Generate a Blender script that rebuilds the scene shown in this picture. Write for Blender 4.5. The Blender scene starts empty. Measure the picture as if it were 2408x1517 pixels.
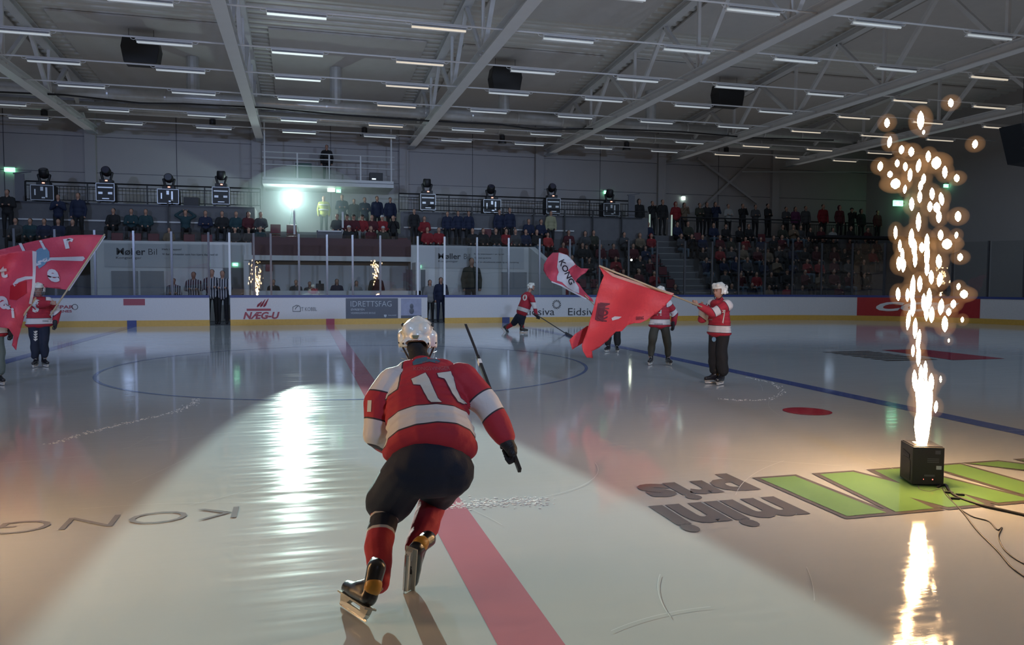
import bpy, bmesh, math, random
from mathutils import Vector, Matrix, noise
from mathutils.bvhtree import BVHTree
SC = bpy.context.scene
# ---------------------------------------------------------------- camera
F_PX, IW, IH = 1822.78, 2408.0, 1517.0
CAM = Vector((-0.9955, -15.3837, 1.6654))
YAW, PIT, ROL = 0.26443, -0.05446, 0.00432
FW = Vector((math.sin(YAW)*math.cos(PIT), math.cos(YAW)*math.cos(PIT), math.sin(PIT)))
_r = Vector((math.cos(YAW), -math.sin(YAW), 0)); _u = _r.cross(FW)
RT = _r*math.cos(ROL) + _u*math.sin(ROL); UP = -_r*math.sin(ROL) + _u*math.cos(ROL)
cd = bpy.data.cameras.new('camera'); cam = bpy.data.objects.new('camera', cd); SC.collection.objects.link(cam)
cd.sensor_width = 36.0; cd.lens = F_PX/IW*36.0; cd.clip_start = 0.05; cd.clip_end = 300
cam.matrix_world = Matrix(((RT.x, UP.x, -FW.x, CAM.x), (RT.y, UP.y, -FW.y, CAM.y), (RT.z, UP.z, -FW.z, CAM.z), (0, 0, 0, 1)))
SC.camera = cam
# ---------------------------------------------------------------- world, exposure, lights
SC.view_settings.view_transform = 'Standard'; SC.view_settings.look = 'None'
SC.view_settings.exposure = 0.0; SC.view_settings.gamma = 1.0; SC.view_settings.use_curve_mapping = False
w = bpy.data.worlds.new('world'); SC.world = w; w.use_nodes = True
w.node_tree.nodes['Background'].inputs[0].default_value = (0.02, 0.022, 0.03, 1); w.node_tree.nodes['Background'].inputs[1].default_value = 1.0
cy = SC.cycles
cy.use_denoising = True; cy.max_bounces = 6; cy.diffuse_bounces = 3; cy.glossy_bounces = 3; cy.transparent_max_bounces = 24
cy.volume_bounces = 0; cy.sample_clamp_indirect = 3.0; cy.caustics_reflective = False; cy.caustics_refractive = False; cy.blur_glossy = 0.5
def lamp(name, kind, loc, target, energy, color, **kw):
    d = bpy.data.lights.new(name, kind); o = bpy.data.objects.new(name, d); SC.collection.objects.link(o)
    o.location = loc; d.energy = energy; d.color = color
    o.rotation_euler = (Vector(target)-Vector(loc)).to_track_quat('-Z', 'Y').to_euler()
    for k, v in kw.items(): setattr(d, k, v)
    return o
SPOT = Vector((-1.38, 21.4, 5.36))
lamp('follow_spot_beam', 'SPOT', SPOT+Vector((0, -0.28, -0.02)), (-0.34, -11.95, 0), 150000, (0.70, 1.0, 0.90), spot_size=math.radians(6.7), spot_blend=0.05, shadow_soft_size=0.11)
# added fill: cool spots behind the camera, wide area lamps under the roof
for i, (x, c) in enumerate(((-14, (0.45, 0.60, 1.0)), (2, (0.5, 0.66, 1.0)), (16, (0.55, 0.72, 1.0)))):
    lamp('fill_spot_near', 'SPOT', (x, -21.5, 6.2), (x*0.5, 14.0, 0.8), 6500, c, spot_size=math.radians(50), spot_blend=1.0, shadow_soft_size=0.35)
lamp('fill_area_down', 'AREA', (4.0, 6.0, 7.95), (4.0, 6.0, 0), 950, (0.50, 0.72, 1.0), shape='RECTANGLE', size=46, size_y=24)
lamp('fill_area_up', 'AREA', (4.0, 2.0, 7.98), (4.0, 2.0, 20), 520, (1.0, 0.97, 0.93), shape='RECTANGLE', size=50, size_y=40)
# ---------------------------------------------------------------- helpers
def P(px, py, X=None, Y=None, Z=None, d=None):
    v = FW + RT*((px-IW/2)/F_PX) - UP*((py-IH/2)/F_PX)
    if d is not None: return CAM + v*d
    if Y is not None: return CAM + v*((Y-CAM.y)/v.y)
    if X is not None: return CAM + v*((X-CAM.x)/v.x)
    return CAM + v*(((Z or 0)-CAM.z)/v.z)
V = Vector
MATS = {}
def mat(name, col, rough=0.6, metal=0.0, emit=None, es=0.0, spec=0.5, var=0.06, vscale=6.0, bump=0.0, bscale=60.0, coat=0.0):
    if name in MATS: return MATS[name]
    m = bpy.data.materials.new(name); m.use_nodes = True; nt = m.node_tree; b = nt.nodes['Principled BSDF']
    b.inputs['Roughness'].default_value = rough; b.inputs['Metallic'].default_value = metal
    b.inputs['Specular IOR Level'].default_value = spec; b.inputs['Coat Weight'].default_value = coat
    tc = nt.nodes.new('ShaderNodeTexCoord'); n = nt.nodes.new('ShaderNodeTexNoise'); n.inputs['Scale'].default_value = vscale; n.inputs['Detail'].default_value = 4
    nt.links.new(tc.outputs['Object'], n.inputs['Vector'])
    mx = nt.nodes.new('ShaderNodeMix'); mx.data_type = 'RGBA'
    mx.inputs['A'].default_value = tuple(c*(1-var) for c in col[:3])+(1,); mx.inputs['B'].default_value = tuple(min(1, c*(1+var)) for c in col[:3])+(1,)
    nt.links.new(n.outputs['Fac'], mx.inputs['Factor']); nt.links.new(mx.outputs['Result'], b.inputs['Base Color'])
    if emit: b.inputs['Emission Color'].default_value = tuple(emit)+(1,); b.inputs['Emission Strength'].default_value = es
    if bump:
        n2 = nt.nodes.new('ShaderNodeTexNoise'); n2.inputs['Scale'].default_value = bscale; nt.links.new(tc.outputs['Object'], n2.inputs['Vector'])
        bp = nt.nodes.new('ShaderNodeBump'); bp.inputs['Strength'].default_value = bump; bp.inputs['Distance'].default_value = 0.02
        nt.links.new(n2.outputs['Fac'], bp.inputs['Height']); nt.links.new(bp.outputs['Normal'], b.inputs['Normal'])
    m.diffuse_color = tuple(col[:3])+(1,); MATS[name] = m
    return m
def tag(o, label=None, cat=None, group=None, kind=None):
    if label: o['label'] = label
    if cat: o['category'] = cat
    if group: o['group'] = group
    if kind: o['kind'] = kind
    return o
def thing(name, loc, label=None, cat=None, group=None, kind=None):
    o = bpy.data.objects.new(name, None); SC.collection.objects.link(o); o.location = loc; o.empty_display_size = 0.2
    return tag(o, label, cat, group, kind)
def world_loc(o):
    v = V((0, 0, 0))
    while o is not None: v += o.location; o = o.parent
    return v
class MB:
    """collects shapes given in world coordinates, then builds one mesh object"""
    def __init__(s): s.v = []; s.f = []; s.m = []; s.cur = 0
    def mi(s, i): s.cur = i; return s
    def add(s, vs, fs):
        o = len(s.v); s.v += [tuple(v) for v in vs]; s.f += [tuple(i+o for i in f) for f in fs]; s.m += [s.cur]*len(fs); return s
    def box(s, a, b):
        x0, y0, z0 = a; x1, y1, z1 = b
        return s.add([(x0, y0, z0), (x1, y0, z0), (x1, y1, z0), (x0, y1, z0), (x0, y0, z1), (x1, y0, z1), (x1, y1, z1), (x0, y1, z1)],
                     [(0, 3, 2, 1), (4, 5, 6, 7), (0, 1, 5, 4), (1, 2, 6, 5), (2, 3, 7, 6), (3, 0, 4, 7)])
    def obox(s, c, ax, ay, az):
        c = V(c); ax, ay, az = V(ax), V(ay), V(az)
        vs = [c+ax*i+ay*j+az*k for k in (-1, 1) for j in (-1, 1) for i in (-1, 1)]
        return s.add(vs, [(0, 2, 3, 1), (4, 5, 7, 6), (0, 1, 5, 4), (1, 3, 7, 5), (3, 2, 6, 7), (2, 0, 4, 6)])
    def bar(s, a, b, w, h, up=(0, 0, 1)):
        a, b = V(a), V(b); d = (b-a); L = d.length/2; d.normalize(); up = V(up)
        sx = d.cross(up); 
        if sx.length < 1e-4: sx = d.cross(V((1, 0, 0)))
        sx.normalize(); sz = sx.cross(d)
        return s.obox((a+b)/2, d*L, sx*(w/2), sz*(h/2))
    def tube(s, pts, r, seg=8, cap=True):
        pts = [V(p) for p in pts]; rs = r if isinstance(r, (list, tuple)) else [r]*len(pts); vs = []; fs = []; ref = None
        for i, p in enumerate(pts):
            d = (pts[min(i+1, len(pts)-1)]-pts[max(i-1, 0)]).normalized()
            if ref is None: ref = d.cross(V((0, 0, 1))); ref = d.cross(V((0, 1, 0))) if ref.length < 0.1 else ref
            ref = (ref - d*ref.dot(d)).normalized(); bb = d.cross(ref)
            for k in range(seg):
                a = 2*math.pi*k/seg; vs.append(p+(ref*math.cos(a)+bb*math.sin(a))*rs[i])
        for i in range(len(pts)-1):
            for k in range(seg): fs.append((i*seg+k, i*seg+(k+1) % seg, (i+1)*seg+(k+1) % seg, (i+1)*seg+k))
        if cap: fs.append(tuple(range(seg))[::-1]); fs.append(tuple((len(pts)-1)*seg+k for k in range(seg)))
        return s.add(vs, fs)
    def ell(s, c, r, R=None, nu=12, nv=8):
        c = V(c); r = (r, r, r) if isinstance(r, (int, float)) else r; vs = []; fs = []
        def q(x, y, z):
            p = V((x*r[0], y*r[1], z*r[2])); return c+(R @ p if R else p)
        vs.append(q(0, 0, -1))
        for j in range(1, nv):
            t = math.pi*j/nv-math.pi/2
            for i in range(nu): a = 2*math.pi*i/nu; vs.append(q(math.cos(a)*math.cos(t), math.sin(a)*math.cos(t), math.sin(t)))
        vs.append(q(0, 0, 1)); n = len(vs)-1
        for i in range(nu): fs.append((0, 1+(i+1) % nu, 1+i)); fs.append((n, n-nu+i, n-nu+(i+1) % nu))
        for j in range(nv-2):
            for i in range(nu): a = 1+j*nu; fs.append((a+i, a+(i+1) % nu, a+nu+(i+1) % nu, a+nu+i))
        return s.add(vs, fs)
    def cap(s, a, ra, b, rb, seg=12):
        """round-ended tapered limb"""
        a, b = V(a), V(b); d = b-a; L = d.length
        if L < 1e-5: return s.ell(a, ra)
        d.normalize(); pts = []; rs = []
        for t in (0.02, 0.35, 0.7, 0.93): ang = t*math.pi/2; pts.append(a-d*ra*math.cos(ang)); rs.append(ra*math.sin(ang))
        pts.append(a); rs.append(ra); pts.append(b); rs.append(rb)
        for t in (0.93, 0.7, 0.35, 0.02): ang = t*math.pi/2; pts.append(b+d*rb*math.cos(ang)); rs.append(rb*math.sin(ang))
        return s.tube(pts, rs, seg)
    def prism(s, poly, off):
        off = V(off); n = len(poly); vs = [V(p) for p in poly]+[V(p)+off for p in poly]
        return s.add(vs, [tuple(range(n))[::-1], tuple(range(n, 2*n))]+[(i, (i+1) % n, n+(i+1) % n, n+i) for i in range(n)])
    def build(s, name, mats, parent=None, smooth=False, origin=None, bevel=0, recalc=True):
        me = bpy.data.meshes.new(name); o = bpy.data.objects.new(name, me); SC.collection.objects.link(o)
        if not isinstance(mats, (list, tuple)): mats = [mats]
        if parent is not None: base = world_loc(parent); o.parent = parent
        else: base = V(origin) if origin is not None else V((0, 0, 0)); o.location = base
        me.from_pydata([tuple(V(v)-base) for v in s.v], [], s.f)
        for m in mats: me.materials.append(m)
        me.polygons.foreach_set('material_index', s.m)
        if recalc:
            bm = bmesh.new(); bm.from_mesh(me); bmesh.ops.recalc_face_normals(bm, faces=bm.faces); bm.to_mesh(me); bm.free()
        if smooth: me.polygons.foreach_set('use_smooth', [True]*len(me.polygons))
        if bevel:
            md = o.modifiers.new('edge', 'BEVEL'); md.width = bevel; md.segments = 2; md.limit_method = 'ANGLE'
        me.update(); return o
def struct(o): o['kind'] = 'structure'; return o
def dup(o, loc=None, rz=None, parent=None):
    c = o.copy(); SC.collection.objects.link(c)
    if parent is not None: c.parent = parent
    if loc is not None: c.location = loc
    if rz is not None: c.rotation_euler = (0, 0, rz)
    for ch in list(o.children): dup(ch, parent=c)
    return c
DG = None
def text_mesh(body, size=1.0, bold=0.0, spacing=1.0, align='CENTER', shear=0.0, res=3):
    cu = bpy.data.curves.new('t', 'FONT'); cu.body = body; cu.size = size; cu.offset = bold; cu.space_character = spacing; cu.align_x = align
    cu.align_y = 'CENTER'; cu.shear = shear; cu.resolution_u = res
    o = bpy.data.objects.new('t', cu); SC.collection.objects.link(o)
    me = bpy.data.meshes.new_from_object(o.evaluated_get(bpy.context.evaluated_depsgraph_get()))
    vs = [v.co.copy() for v in me.vertices]; fs = [tuple(p.vertices) for p in me.polygons]
    bpy.data.objects.remove(o); bpy.data.curves.remove(cu); bpy.data.meshes.remove(me)
    return vs, fs
def put_text(name, body, m, c, ax, ay, height, width=None, parent=None, bold=0.0, shear=0.0, lift=0.0, spacing=1.0, origin=None):
    """flat lettering centred at c; ax = reading direction, ay = up direction; cap height and overall width in metres"""
    vs, fs = text_mesh(body, 1.0, bold, spacing, shear=shear)
    x0 = min(v.x for v in vs); x1 = max(v.x for v in vs); y0 = min(v.y for v in vs); y1 = max(v.y for v in vs)
    sy = height/(y1-y0); sx = (width/(x1-x0)) if width else sy
    ax = V(ax).normalized(); ay = V(ay).normalized(); n = ax.cross(ay)
    mb = MB(); mb.add([V(c)+ax*((v.x-(x0+x1)/2)*sx)+ay*((v.y-(y0+y1)/2)*sy)+n*lift for v in vs], fs)
    return mb.build(name, m, parent, recalc=False, origin=origin)
# ---------------------------------------------------------------- materials of the place
def ice_mat(name, col, rough=0.035):
    m = bpy.data.materials.new(name); m.use_nodes = True; nt = m.node_tree; b = nt.nodes['Principled BSDF']; L = nt.links.new
    tc = nt.nodes.new('ShaderNodeTexCoord'); geo = nt.nodes.new('ShaderNodeNewGeometry')
    mp = nt.nodes.new('ShaderNodeMapping'); mp.inputs['Scale'].default_value = (0.35, 5.0, 1.0); mp.inputs['Rotation'].default_value = (0, 0, math.radians(-6)); L(geo.outputs['Position'], mp.inputs['Vector'])
    n1 = nt.nodes.new('ShaderNodeTexNoise'); n1.inputs['Scale'].default_value = 2.2; n1.inputs['Detail'].default_value = 6; L(mp.outputs[0], n1.inputs['Vector'])
    n2 = nt.nodes.new('ShaderNodeTexNoise'); n2.inputs['Scale'].default_value = 0.5; n2.inputs['Detail'].default_value = 5; L(geo.outputs['Position'], n2.inputs['Vector'])
    n3 = nt.nodes.new('ShaderNodeTexNoise'); n3.inputs['Scale'].default_value = 70; n3.inputs['Detail'].default_value = 3; L(geo.outputs['Position'], n3.inputs['Vector'])
    # fine skate scratches: thin threads out of distorted voronoi cells
    vo = nt.nodes.new('ShaderNodeTexVoronoi'); vo.feature = 'DISTANCE_TO_EDGE'; vo.inputs['Scale'].default_value = 0.9; L(geo.outputs['Position'], vo.inputs['Vector'])
    cr = nt.nodes.new('ShaderNodeMapRange'); cr.inputs['From Min'].default_value = 0.0; cr.inputs['From Max'].default_value = 0.006; cr.inputs['To Min'].default_value = 1.0; cr.inputs['To Max'].default_value = 0.0; L(vo.outputs['Distance'], cr.inputs['Value'])
    gate = nt.nodes.new('ShaderNodeMapRange'); gate.inputs['From Min'].default_value = 0.55; gate.inputs['From Max'].default_value = 0.7; L(n2.outputs['Fac'], gate.inputs['Value'])
    ml = nt.nodes.new('ShaderNodeMath'); ml.operation = 'MULTIPLY'; L(cr.outputs[0], ml.inputs[0]); L(gate.outputs[0], ml.inputs[1])
    mx = nt.nodes.new('ShaderNodeMix'); mx.data_type = 'RGBA'; L(n2.outputs['Fac'], mx.inputs['Factor'])
    mx.inputs['A'].default_value = tuple(c*0.93 for c in col)+(1,); mx.inputs['B'].default_value = tuple(min(1, c*1.05) for c in col)+(1,)
    mx2 = nt.nodes.new('ShaderNodeMix'); mx2.data_type = 'RGBA'; mx2.inputs['Factor'].default_value = 0.0; L(mx.outputs['Result'], mx2.inputs['A']); mx2.inputs['B'].default_value = (0.85, 0.9, 0.92, 1)
    L(mx2.outputs['Result'], b.inputs['Base Color'])
    rr = nt.nodes.new('ShaderNodeMapRange'); rr.inputs['From Min'].default_value = 0.35; rr.inputs['From Max'].default_value = 0.7
    rr.inputs['To Min'].default_value = rough; rr.inputs['To Max'].default_value = rough+0.085; L(n1.outputs['Fac'], rr.inputs['Value']); L(rr.outputs[0], b.inputs['Roughness'])
    b.inputs['IOR'].default_value = 1.31; b.inputs['Specular IOR Level'].default_value = 0.5
    bp = nt.nodes.new('ShaderNodeBump'); bp.inputs['Strength'].default_value = 0.20; bp.inputs['Distance'].default_value = 0.004; L(n1.outputs['Fac'], bp.inputs['Height'])
    bp2 = nt.nodes.new('ShaderNodeBump'); bp2.inputs['Strength'].default_value = 0.10; bp2.inputs['Distance'].default_value = 0.001; L(n3.outputs['Fac'], bp2.inputs['Height']); L(bp.outputs['Normal'], bp2.inputs['Normal'])
    L(bp2.outputs['Normal'], b.inputs['Normal'])
    return m
M_ICE = ice_mat('ice', (0.50, 0.52, 0.53)); M_ICE_RED = ice_mat('ice_red_paint', (0.50, 0.18, 0.22)); M_ICE_BLUE = ice_mat('ice_blue_paint', (0.10, 0.14, 0.36))
M_ICE_THIN = ice_mat('ice_thin_blue_paint', (0.20, 0.25, 0.42)); M_ICE_GREY = ice_mat('ice_dark_lettering', (0.15, 0.13, 0.12)); M_ICE_GREEN = ice_mat('ice_green_lettering', (0.20, 0.37, 0.12)); M_ICE_DOT = ice_mat('ice_spot_paint', (0.42, 0.04, 0.07))
M_ICE_PALE = ice_mat('ice_pale_lettering', (0.27, 0.27, 0.29)); M_SNOW = mat('scraped_snow', (0.85, 0.88, 0.9), 0.7, bump=0.5, bscale=200)
M_WALL = mat('painted_concrete', (0.42, 0.40, 0.40), 0.8, var=0.05, vscale=0.8, bump=0.15, bscale=40)
M_STEEL = mat('painted_steel', (0.62, 0.63, 0.65), 0.35, var=0.06, vscale=2)
M_DECKS = mat('roof_sheet', (0.66, 0.66, 0.64), 0.5, var=0.05)
M_PANEL = mat('acoustic_panel', (0.56, 0.54, 0.53), 0.9, var=0.06, vscale=3)
M_GALV = mat('galvanised', (0.55, 0.56, 0.57), 0.3, 0.4, var=0.15, vscale=5)
M_BLACK = mat('black_plastic', (0.012, 0.012, 0.014), 0.5); M_DARKM = mat('dark_metal', (0.03, 0.03, 0.035), 0.4, 0.4)
M_WHITE = mat('white_board', (0.62, 0.60, 0.60), 0.25, var=0.12, vscale=30, bump=0.05); M_CAP = mat('blue_rail', (0.03, 0.05, 0.20), 0.4)
M_KICK = mat('yellow_kick_plate', (0.62, 0.36, 0.06), 0.35, var=0.12, vscale=12); M_ALU = mat('aluminium', (0.42, 0.43, 0.45), 0.35, 0.6)
M_GREYC = mat('grey_concrete_step', (0.13, 0.13, 0.14), 0.8, var=0.15, vscale=4); M_WHITEWALL = mat('white_wall', (0.66, 0.65, 0.64), 0.6, var=0.05, vscale=2)
M_WHITEB = mat('white_paint', (0.55, 0.55, 0.55), 0.4); M_SEAT = mat('red_seat_plastic', (0.10, 0.006, 0.012), 0.4)
def glass_mat():
    m = bpy.data.materials.new('rink_glass'); m.use_nodes = True; nt = m.node_tree; nt.nodes.clear(); L = nt.links.new
    out = nt.nodes.new('ShaderNodeOutputMaterial'); mix = nt.nodes.new('ShaderNodeMixShader'); tr = nt.nodes.new('ShaderNodeBsdfTransparent'); gl = nt.nodes.new('ShaderNodeBsdfGlossy')
    tr.inputs[0].default_value = (0.90, 0.92, 0.92, 1); gl.inputs['Roughness'].default_value = 0.015; fr = nt.nodes.new('ShaderNodeFresnel'); fr.inputs[0].default_value = 1.5
    mu = nt.nodes.new('ShaderNodeMath'); mu.operation = 'MULTIPLY_ADD'; mu.inputs[1].default_value = 1.6; mu.inputs[2].default_value = 0.01; mu.use_clamp = True
    geo = nt.nodes.new('ShaderNodeNewGeometry'); n = nt.nodes.new('ShaderNodeTexNoise'); n.inputs['Scale'].default_value = 0.7; n.inputs['Detail'].default_value = 1; L(geo.outputs['Position'], n.inputs['Vector'])
    bp = nt.nodes.new('ShaderNodeBump'); bp.inputs['Strength'].default_value = 0.25; bp.inputs['Distance'].default_value = 0.02; L(n.outputs['Fac'], bp.inputs['Height']); L(bp.outputs['Normal'], gl.inputs['Normal'])
    L(fr.outputs[0], mu.inputs[0]); L(mu.outputs[0], mix.inputs[0]); L(tr.outputs[0], mix.inputs[1]); L(gl.outputs[0], mix.inputs[2]); L(mix.outputs[0], out.inputs[0])
    return m
M_GLASS = glass_mat()
# ---------------------------------------------------------------- ice and its painted lines
HW, HL, CR = 14.0, 26.5, 8.5      # half width, half length, corner radius
mb = MB(); mb.box((-HL-0.2, -HW-0.2, -0.2), (HL+0.2, HW+0.2, 0)); ice = struct(mb.build('floor_ice', M_ICE))
mb = MB(); mb.box((-32, -24.5, -0.25), (32, HW*-1-0.2, -0.01)); mb.box((-32, HW+0.2, -0.25), (32, 24, -0.01)); mb.box((-32, -14.2, -0.25), (-HL-0.2, 14.2, -0.01)); mb.box((HL+0.2, -14.2, -0.25), (32, 14.2, -0.01)); struct(mb.build('floor_concrete', M_GREYC))
BX = 6.71
def strip(name, x0, x1, y0, y1, m, z=0.002):
    n = 24; mb = MB()
    for i in range(n): a = y0+(y1-y0)*i/n; c = y0+(y1-y0)*(i+1)/n; mb.add([(x0, a, z), (x1, a, z), (x1, c, z), (x0, c, z)], [(0, 1, 2, 3)])
    return mb.build(name, m, ice, recalc=False)
strip('centre_line_paint', -0.15, 0.15, -HW, HW, M_ICE_RED); strip('blue_line_paint', BX-0.15, BX+0.15, -HW, HW, M_ICE_BLUE); strip('blue_line_paint', -BX-0.15, -BX+0.15, -HW, HW, M_ICE_BLUE)
def ring(name, c, r0, r1, m, n=96, z=0.003):
    mb = MB(); vs = []; fs = []
    for i in range(n):
        a = 2*math.pi*i/n; vs += [(c[0]+r0*math.cos(a), c[1]+r0*math.sin(a), z), (c[0]+r1*math.cos(a), c[1]+r1*math.sin(a), z)]
    for i in range(n): j = (i+1) % n; fs.append((2*i, 2*i+1, 2*j+1, 2*j))
    mb.add(vs, fs); return mb.build(name, m, ice, recalc=False)
ring('centre_circle_paint', (0, 0), 4.47, 4.53, M_ICE_THIN, 128); ring('neutral_spot_paint', (5.25, -6.84), 0.0, 0.30, M_ICE_DOT, 40); ring('neutral_spot_paint', (-5.25, -6.84), 0.0, 0.30, M_ICE_DOT, 40)
def ice_text(body, m, c, ax, ay, h, wd, bold=0.0, z=0.004): o = put_text('ice_lettering', body, m, V(c)+V((0, 0, z)), ax, ay, h, wd, ice, bold); return o
# lettering is read from the far side: its reading direction is -X
XM = V((-1, 0, 0)); YM = V((0, -1, 0))
KS = [((2.885, -9.70), (2.885, -10.78)), ((3.30, -10.78), (3.47, -9.70)), ((3.47, -9.70), (3.76, -10.78)), ((3.76, -10.78), (4.03, -9.70)), ((4.03, -9.70), (4.22, -10.78)), ((4.62, -9.70), (4.62, -10.78)), ((5.66, -9.70), (5.66, -10.78)), ((5.58, -10.28), (5.06, -9.70)), ((5.58, -10.2), (5.06, -10.78))]
for m_, wk, ek, z_ in ((M_ICE_GREY, .215, .05, .0040), (M_ICE_GREEN, .168, 0, .0060)):
    mb = MB()
    for k, (a_, b_) in enumerate(KS):
        z = z_+.00012*k; s_ = 1 if b_[1] > a_[1] else -1; y0_, y1_ = a_[1]-s_*ek, b_[1]+s_*ek; mb.add([(a_[0]-wk, y0_, z), (a_[0]+wk, y0_, z), (b_[0]+wk, y1_, z), (b_[0]-wk, y1_, z)], [(0, 1, 2, 3) if s_ > 0 else (0, 3, 2, 1)])
    mb.build('ice_lettering', m_, ice, recalc=False)
ice_text('mini', M_ICE_GREY, (1.98, -10.51, 0), XM, YM, 0.62, 1.06, 0.045, 0.004)
ice_text('pris', M_ICE_GREY, (2.06, -9.80, 0), XM, YM, 0.66, 0.95, 0.045, 0.004)
ice_text('KONGSVINGER', M_ICE_PALE, (-3.28, -9.60, 0), XM, YM, 0.27, 3.65, -0.012, 0.004)
c_ = P(2062, 838, Z=0); mb = MB()
for k in range(7): y = c_.y-0.95+k*0.32; mb.add([(c_.x-0.55, y, .004), (c_.x+0.75, y, .004), (c_.x+0.75, y+0.2, .004), (c_.x-0.55, y+0.2, .004)], [(0, 1, 2, 3)])
mb.build('ice_print', M_ICE_GREY, ice, recalc=False)
mb = MB(); mb.add([(c_.x+1.0, c_.y-1.1, .004), (c_.x+2.4, c_.y-1.1, .004), (c_.x+2.4, c_.y+1.3, .004), (c_.x+1.25, c_.y+1.3, .004)], [(0, 1, 2, 3)]); mb.build('ice_print', M_ICE_DOT, ice, recalc=False)
# scraped snow: a skate track left of the circle, a curl beside the boy with the flag, a spray behind the skater
random.seed(5)
def snow_track(pts, w, n=60):
    mb = MB(); pts = [P(x, y, Z=0) for x, y in pts]
    for i in range(len(pts)-1):
        for k in range(n):
            t = k/n; p = pts[i].lerp(pts[i+1], t)+V((random.gauss(0, w), random.gauss(0, w), 0)); s = random.uniform(.002, .006)*(1+w*4)
            mb.ell((p.x, p.y, 0.002), (s*2.2, s, s*0.35), nu=5, nv=3)
    o = mb.build('snow_scrape', M_SNOW, None, origin=pts[0]); return o
for pts, w, n, lb in (([(460, 938), (448, 955), (400, 972), (320, 990), (250, 1007), (190, 1022), (120, 1045)], .030, 45, 'long curved scrape of shaved ice crossing below the centre circle'),
                  ([(1760, 888), (1820, 902), (1845, 922), (1810, 940), (1740, 942), (1690, 938)], .03, 35, 'curl of shaved ice beside the skates of the child in black trousers'),
                  ([(1055, 1192), (1100, 1185), (1160, 1182), (1230, 1180), (1280, 1178)], .06, 110, 'spray of snow on the ice right behind the number 11 skater')):
    tag(snow_track(pts, w, n), lb, 'snow', kind='stuff')
q = MB(); random.seed(21)
for k in range(95):
    c0 = V((random.uniform(-6, 7), random.uniform(-13.2, 2), .0045)); a0 = random.uniform(0, 6.28); Rr = random.choice([1.2, 3, 8, 20]); L_ = random.uniform(.3, 1.6); n = 10; wdt = random.uniform(.0012, .003); pts = []
    if c0.y < -9.5 and abs(c0.x) > 2.5: continue
    for i in range(n+1): t_ = a0+L_/Rr*i/n; pts.append(c0+V((Rr*(math.cos(t_)-math.cos(a0)), Rr*(math.sin(t_)-math.sin(a0)), 0)))
    for i in range(n): d_ = (pts[i+1]-pts[i]).normalized(); nn = V((-d_.y, d_.x, 0))*wdt; q.add([pts[i]-nn, pts[i]+nn, pts[i+1]+nn, pts[i+1]-nn], [(0, 1, 2, 3)])
o = q.build('skate_marks', ice_mat('ice_scratch', (0.68, 0.71, 0.73)), ice, recalc=False); o['kind'] = 'stuff'
# ---------------------------------------------------------------- dasher boards, glass, adverts
def dasher(label, segs, glass=True, name='dasher_board', post_every=1.2, posts=None, nosup=False, bright=()):
    """segs: plan polyline (x, y) along the boards seen from the ice, left to right"""
    t = thing(name, (segs[0][0], segs[0][1], 0), label, 'rink boards')
    pan, kick, capm = MB(), MB(), MB()
    for (x0, y0), (x1, y1) in zip(segs[:-1], segs[1:]):
        a, b = V((x0, y0, 0)), V((x1, y1, 0)); d = (b-a).normalized(); n = V((d.y, -d.x, 0))   # n points onto the ice
        if n.dot(V((-x0*0.1, -y0, 0))) < 0: n = -n
        out = -n
        pan.prism([a+V((0, 0, .21)), b+V((0, 0, .21)), b+V((0, 0, 1.0)), a+V((0, 0, 1.0))], out*0.09)
        kick.prism([a+n*.012+V((0, 0, 0)), b+n*.012+V((0, 0, 0)), b+n*.012+V((0, 0, .21)), a+n*.012+V((0, 0, .21))], out*0.1)
        capm.prism([a+n*.015+V((0, 0, 1.0)), b+n*.015+V((0, 0, 1.0)), b+n*.015+V((0, 0, 1.09)), a+n*.015+V((0, 0, 1.09))], out*0.16)
    pan.build('board_panel', M_WHITE, t); kick.build('kick_plate', M_KICK, t); capm.build('top_rail', M_CAP, t)
    if glass:
        # walk along
        L = [0]
        for (x0, y0), (x1, y1) in zip(segs[:-1], segs[1:]): L.append(L[-1]+math.hypot(x1-x0, y1-y0))
        def at(s_):
            for i in range(len(L)-1):
                if s_ <= L[i+1]+1e-6: f = (s_-L[i])/(L[i+1]-L[i]); return V((segs[i][0]+(segs[i+1][0]-segs[i][0])*f, segs[i][1]+(segs[i+1][1]-segs[i][1])*f, 0))
            return V((*segs[-1], 0))
        ss = posts if posts else [L[-1]*k/max(1, round(L[-1]/post_every)) for k in range(max(1, round(L[-1]/post_every))+1)]
        for i, s0 in enumerate(ss):
            p = at(s0); q = MB(); q.box((p.x-.035, p.y+.03, 1.09), (p.x+.035, p.y+.09, 3.32)); q.build('glass_post', M_BRPOST if i in bright else M_POST, t)
            if i+1 < len(ss):
                p2 = at(ss[i+1]); d = (p2-p).normalized(); nn = V((-d.y, d.x, 0))
                q = MB(); q.prism([p+d*.04+nn*.055+V((0, 0, 1.09)), p2-d*.04+nn*.055+V((0, 0, 1.09)), p2-d*.04+nn*.055+V((0, 0, 3.3)), p+d*.04+nn*.055+V((0, 0, 3.3))], nn*0.012)
                q.build('glass_pane', M_GLASS, t)
    return t
M_POST = mat('glass_post_clear', (0.11, 0.11, 0.12), 0.25, 0.3); M_BRPOST = mat('white_post', (0.75, 0.75, 0.77), 0.4)
def xb(px, y=700): return P(px, y, Y=HW).x
gx = [xb(492), xb(541), xb(1005), xb(1046)]
bl = dasher('long white board and glass left of the gate where two officials stand', [(-20, HW), (gx[0], HW)], posts=None, post_every=1.25)
seg = []
bm_ = dasher('white board with glass and adverts between the two open gates', [(gx[1], HW), (gx[2], HW)], posts=[0, xb(598)-gx[1], xb(638)-gx[1], xb(704)-gx[1], xb(770)-gx[1], xb(830)-gx[1], xb(895)-gx[1], xb(983)-gx[1]], bright=(0, 7))
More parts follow.
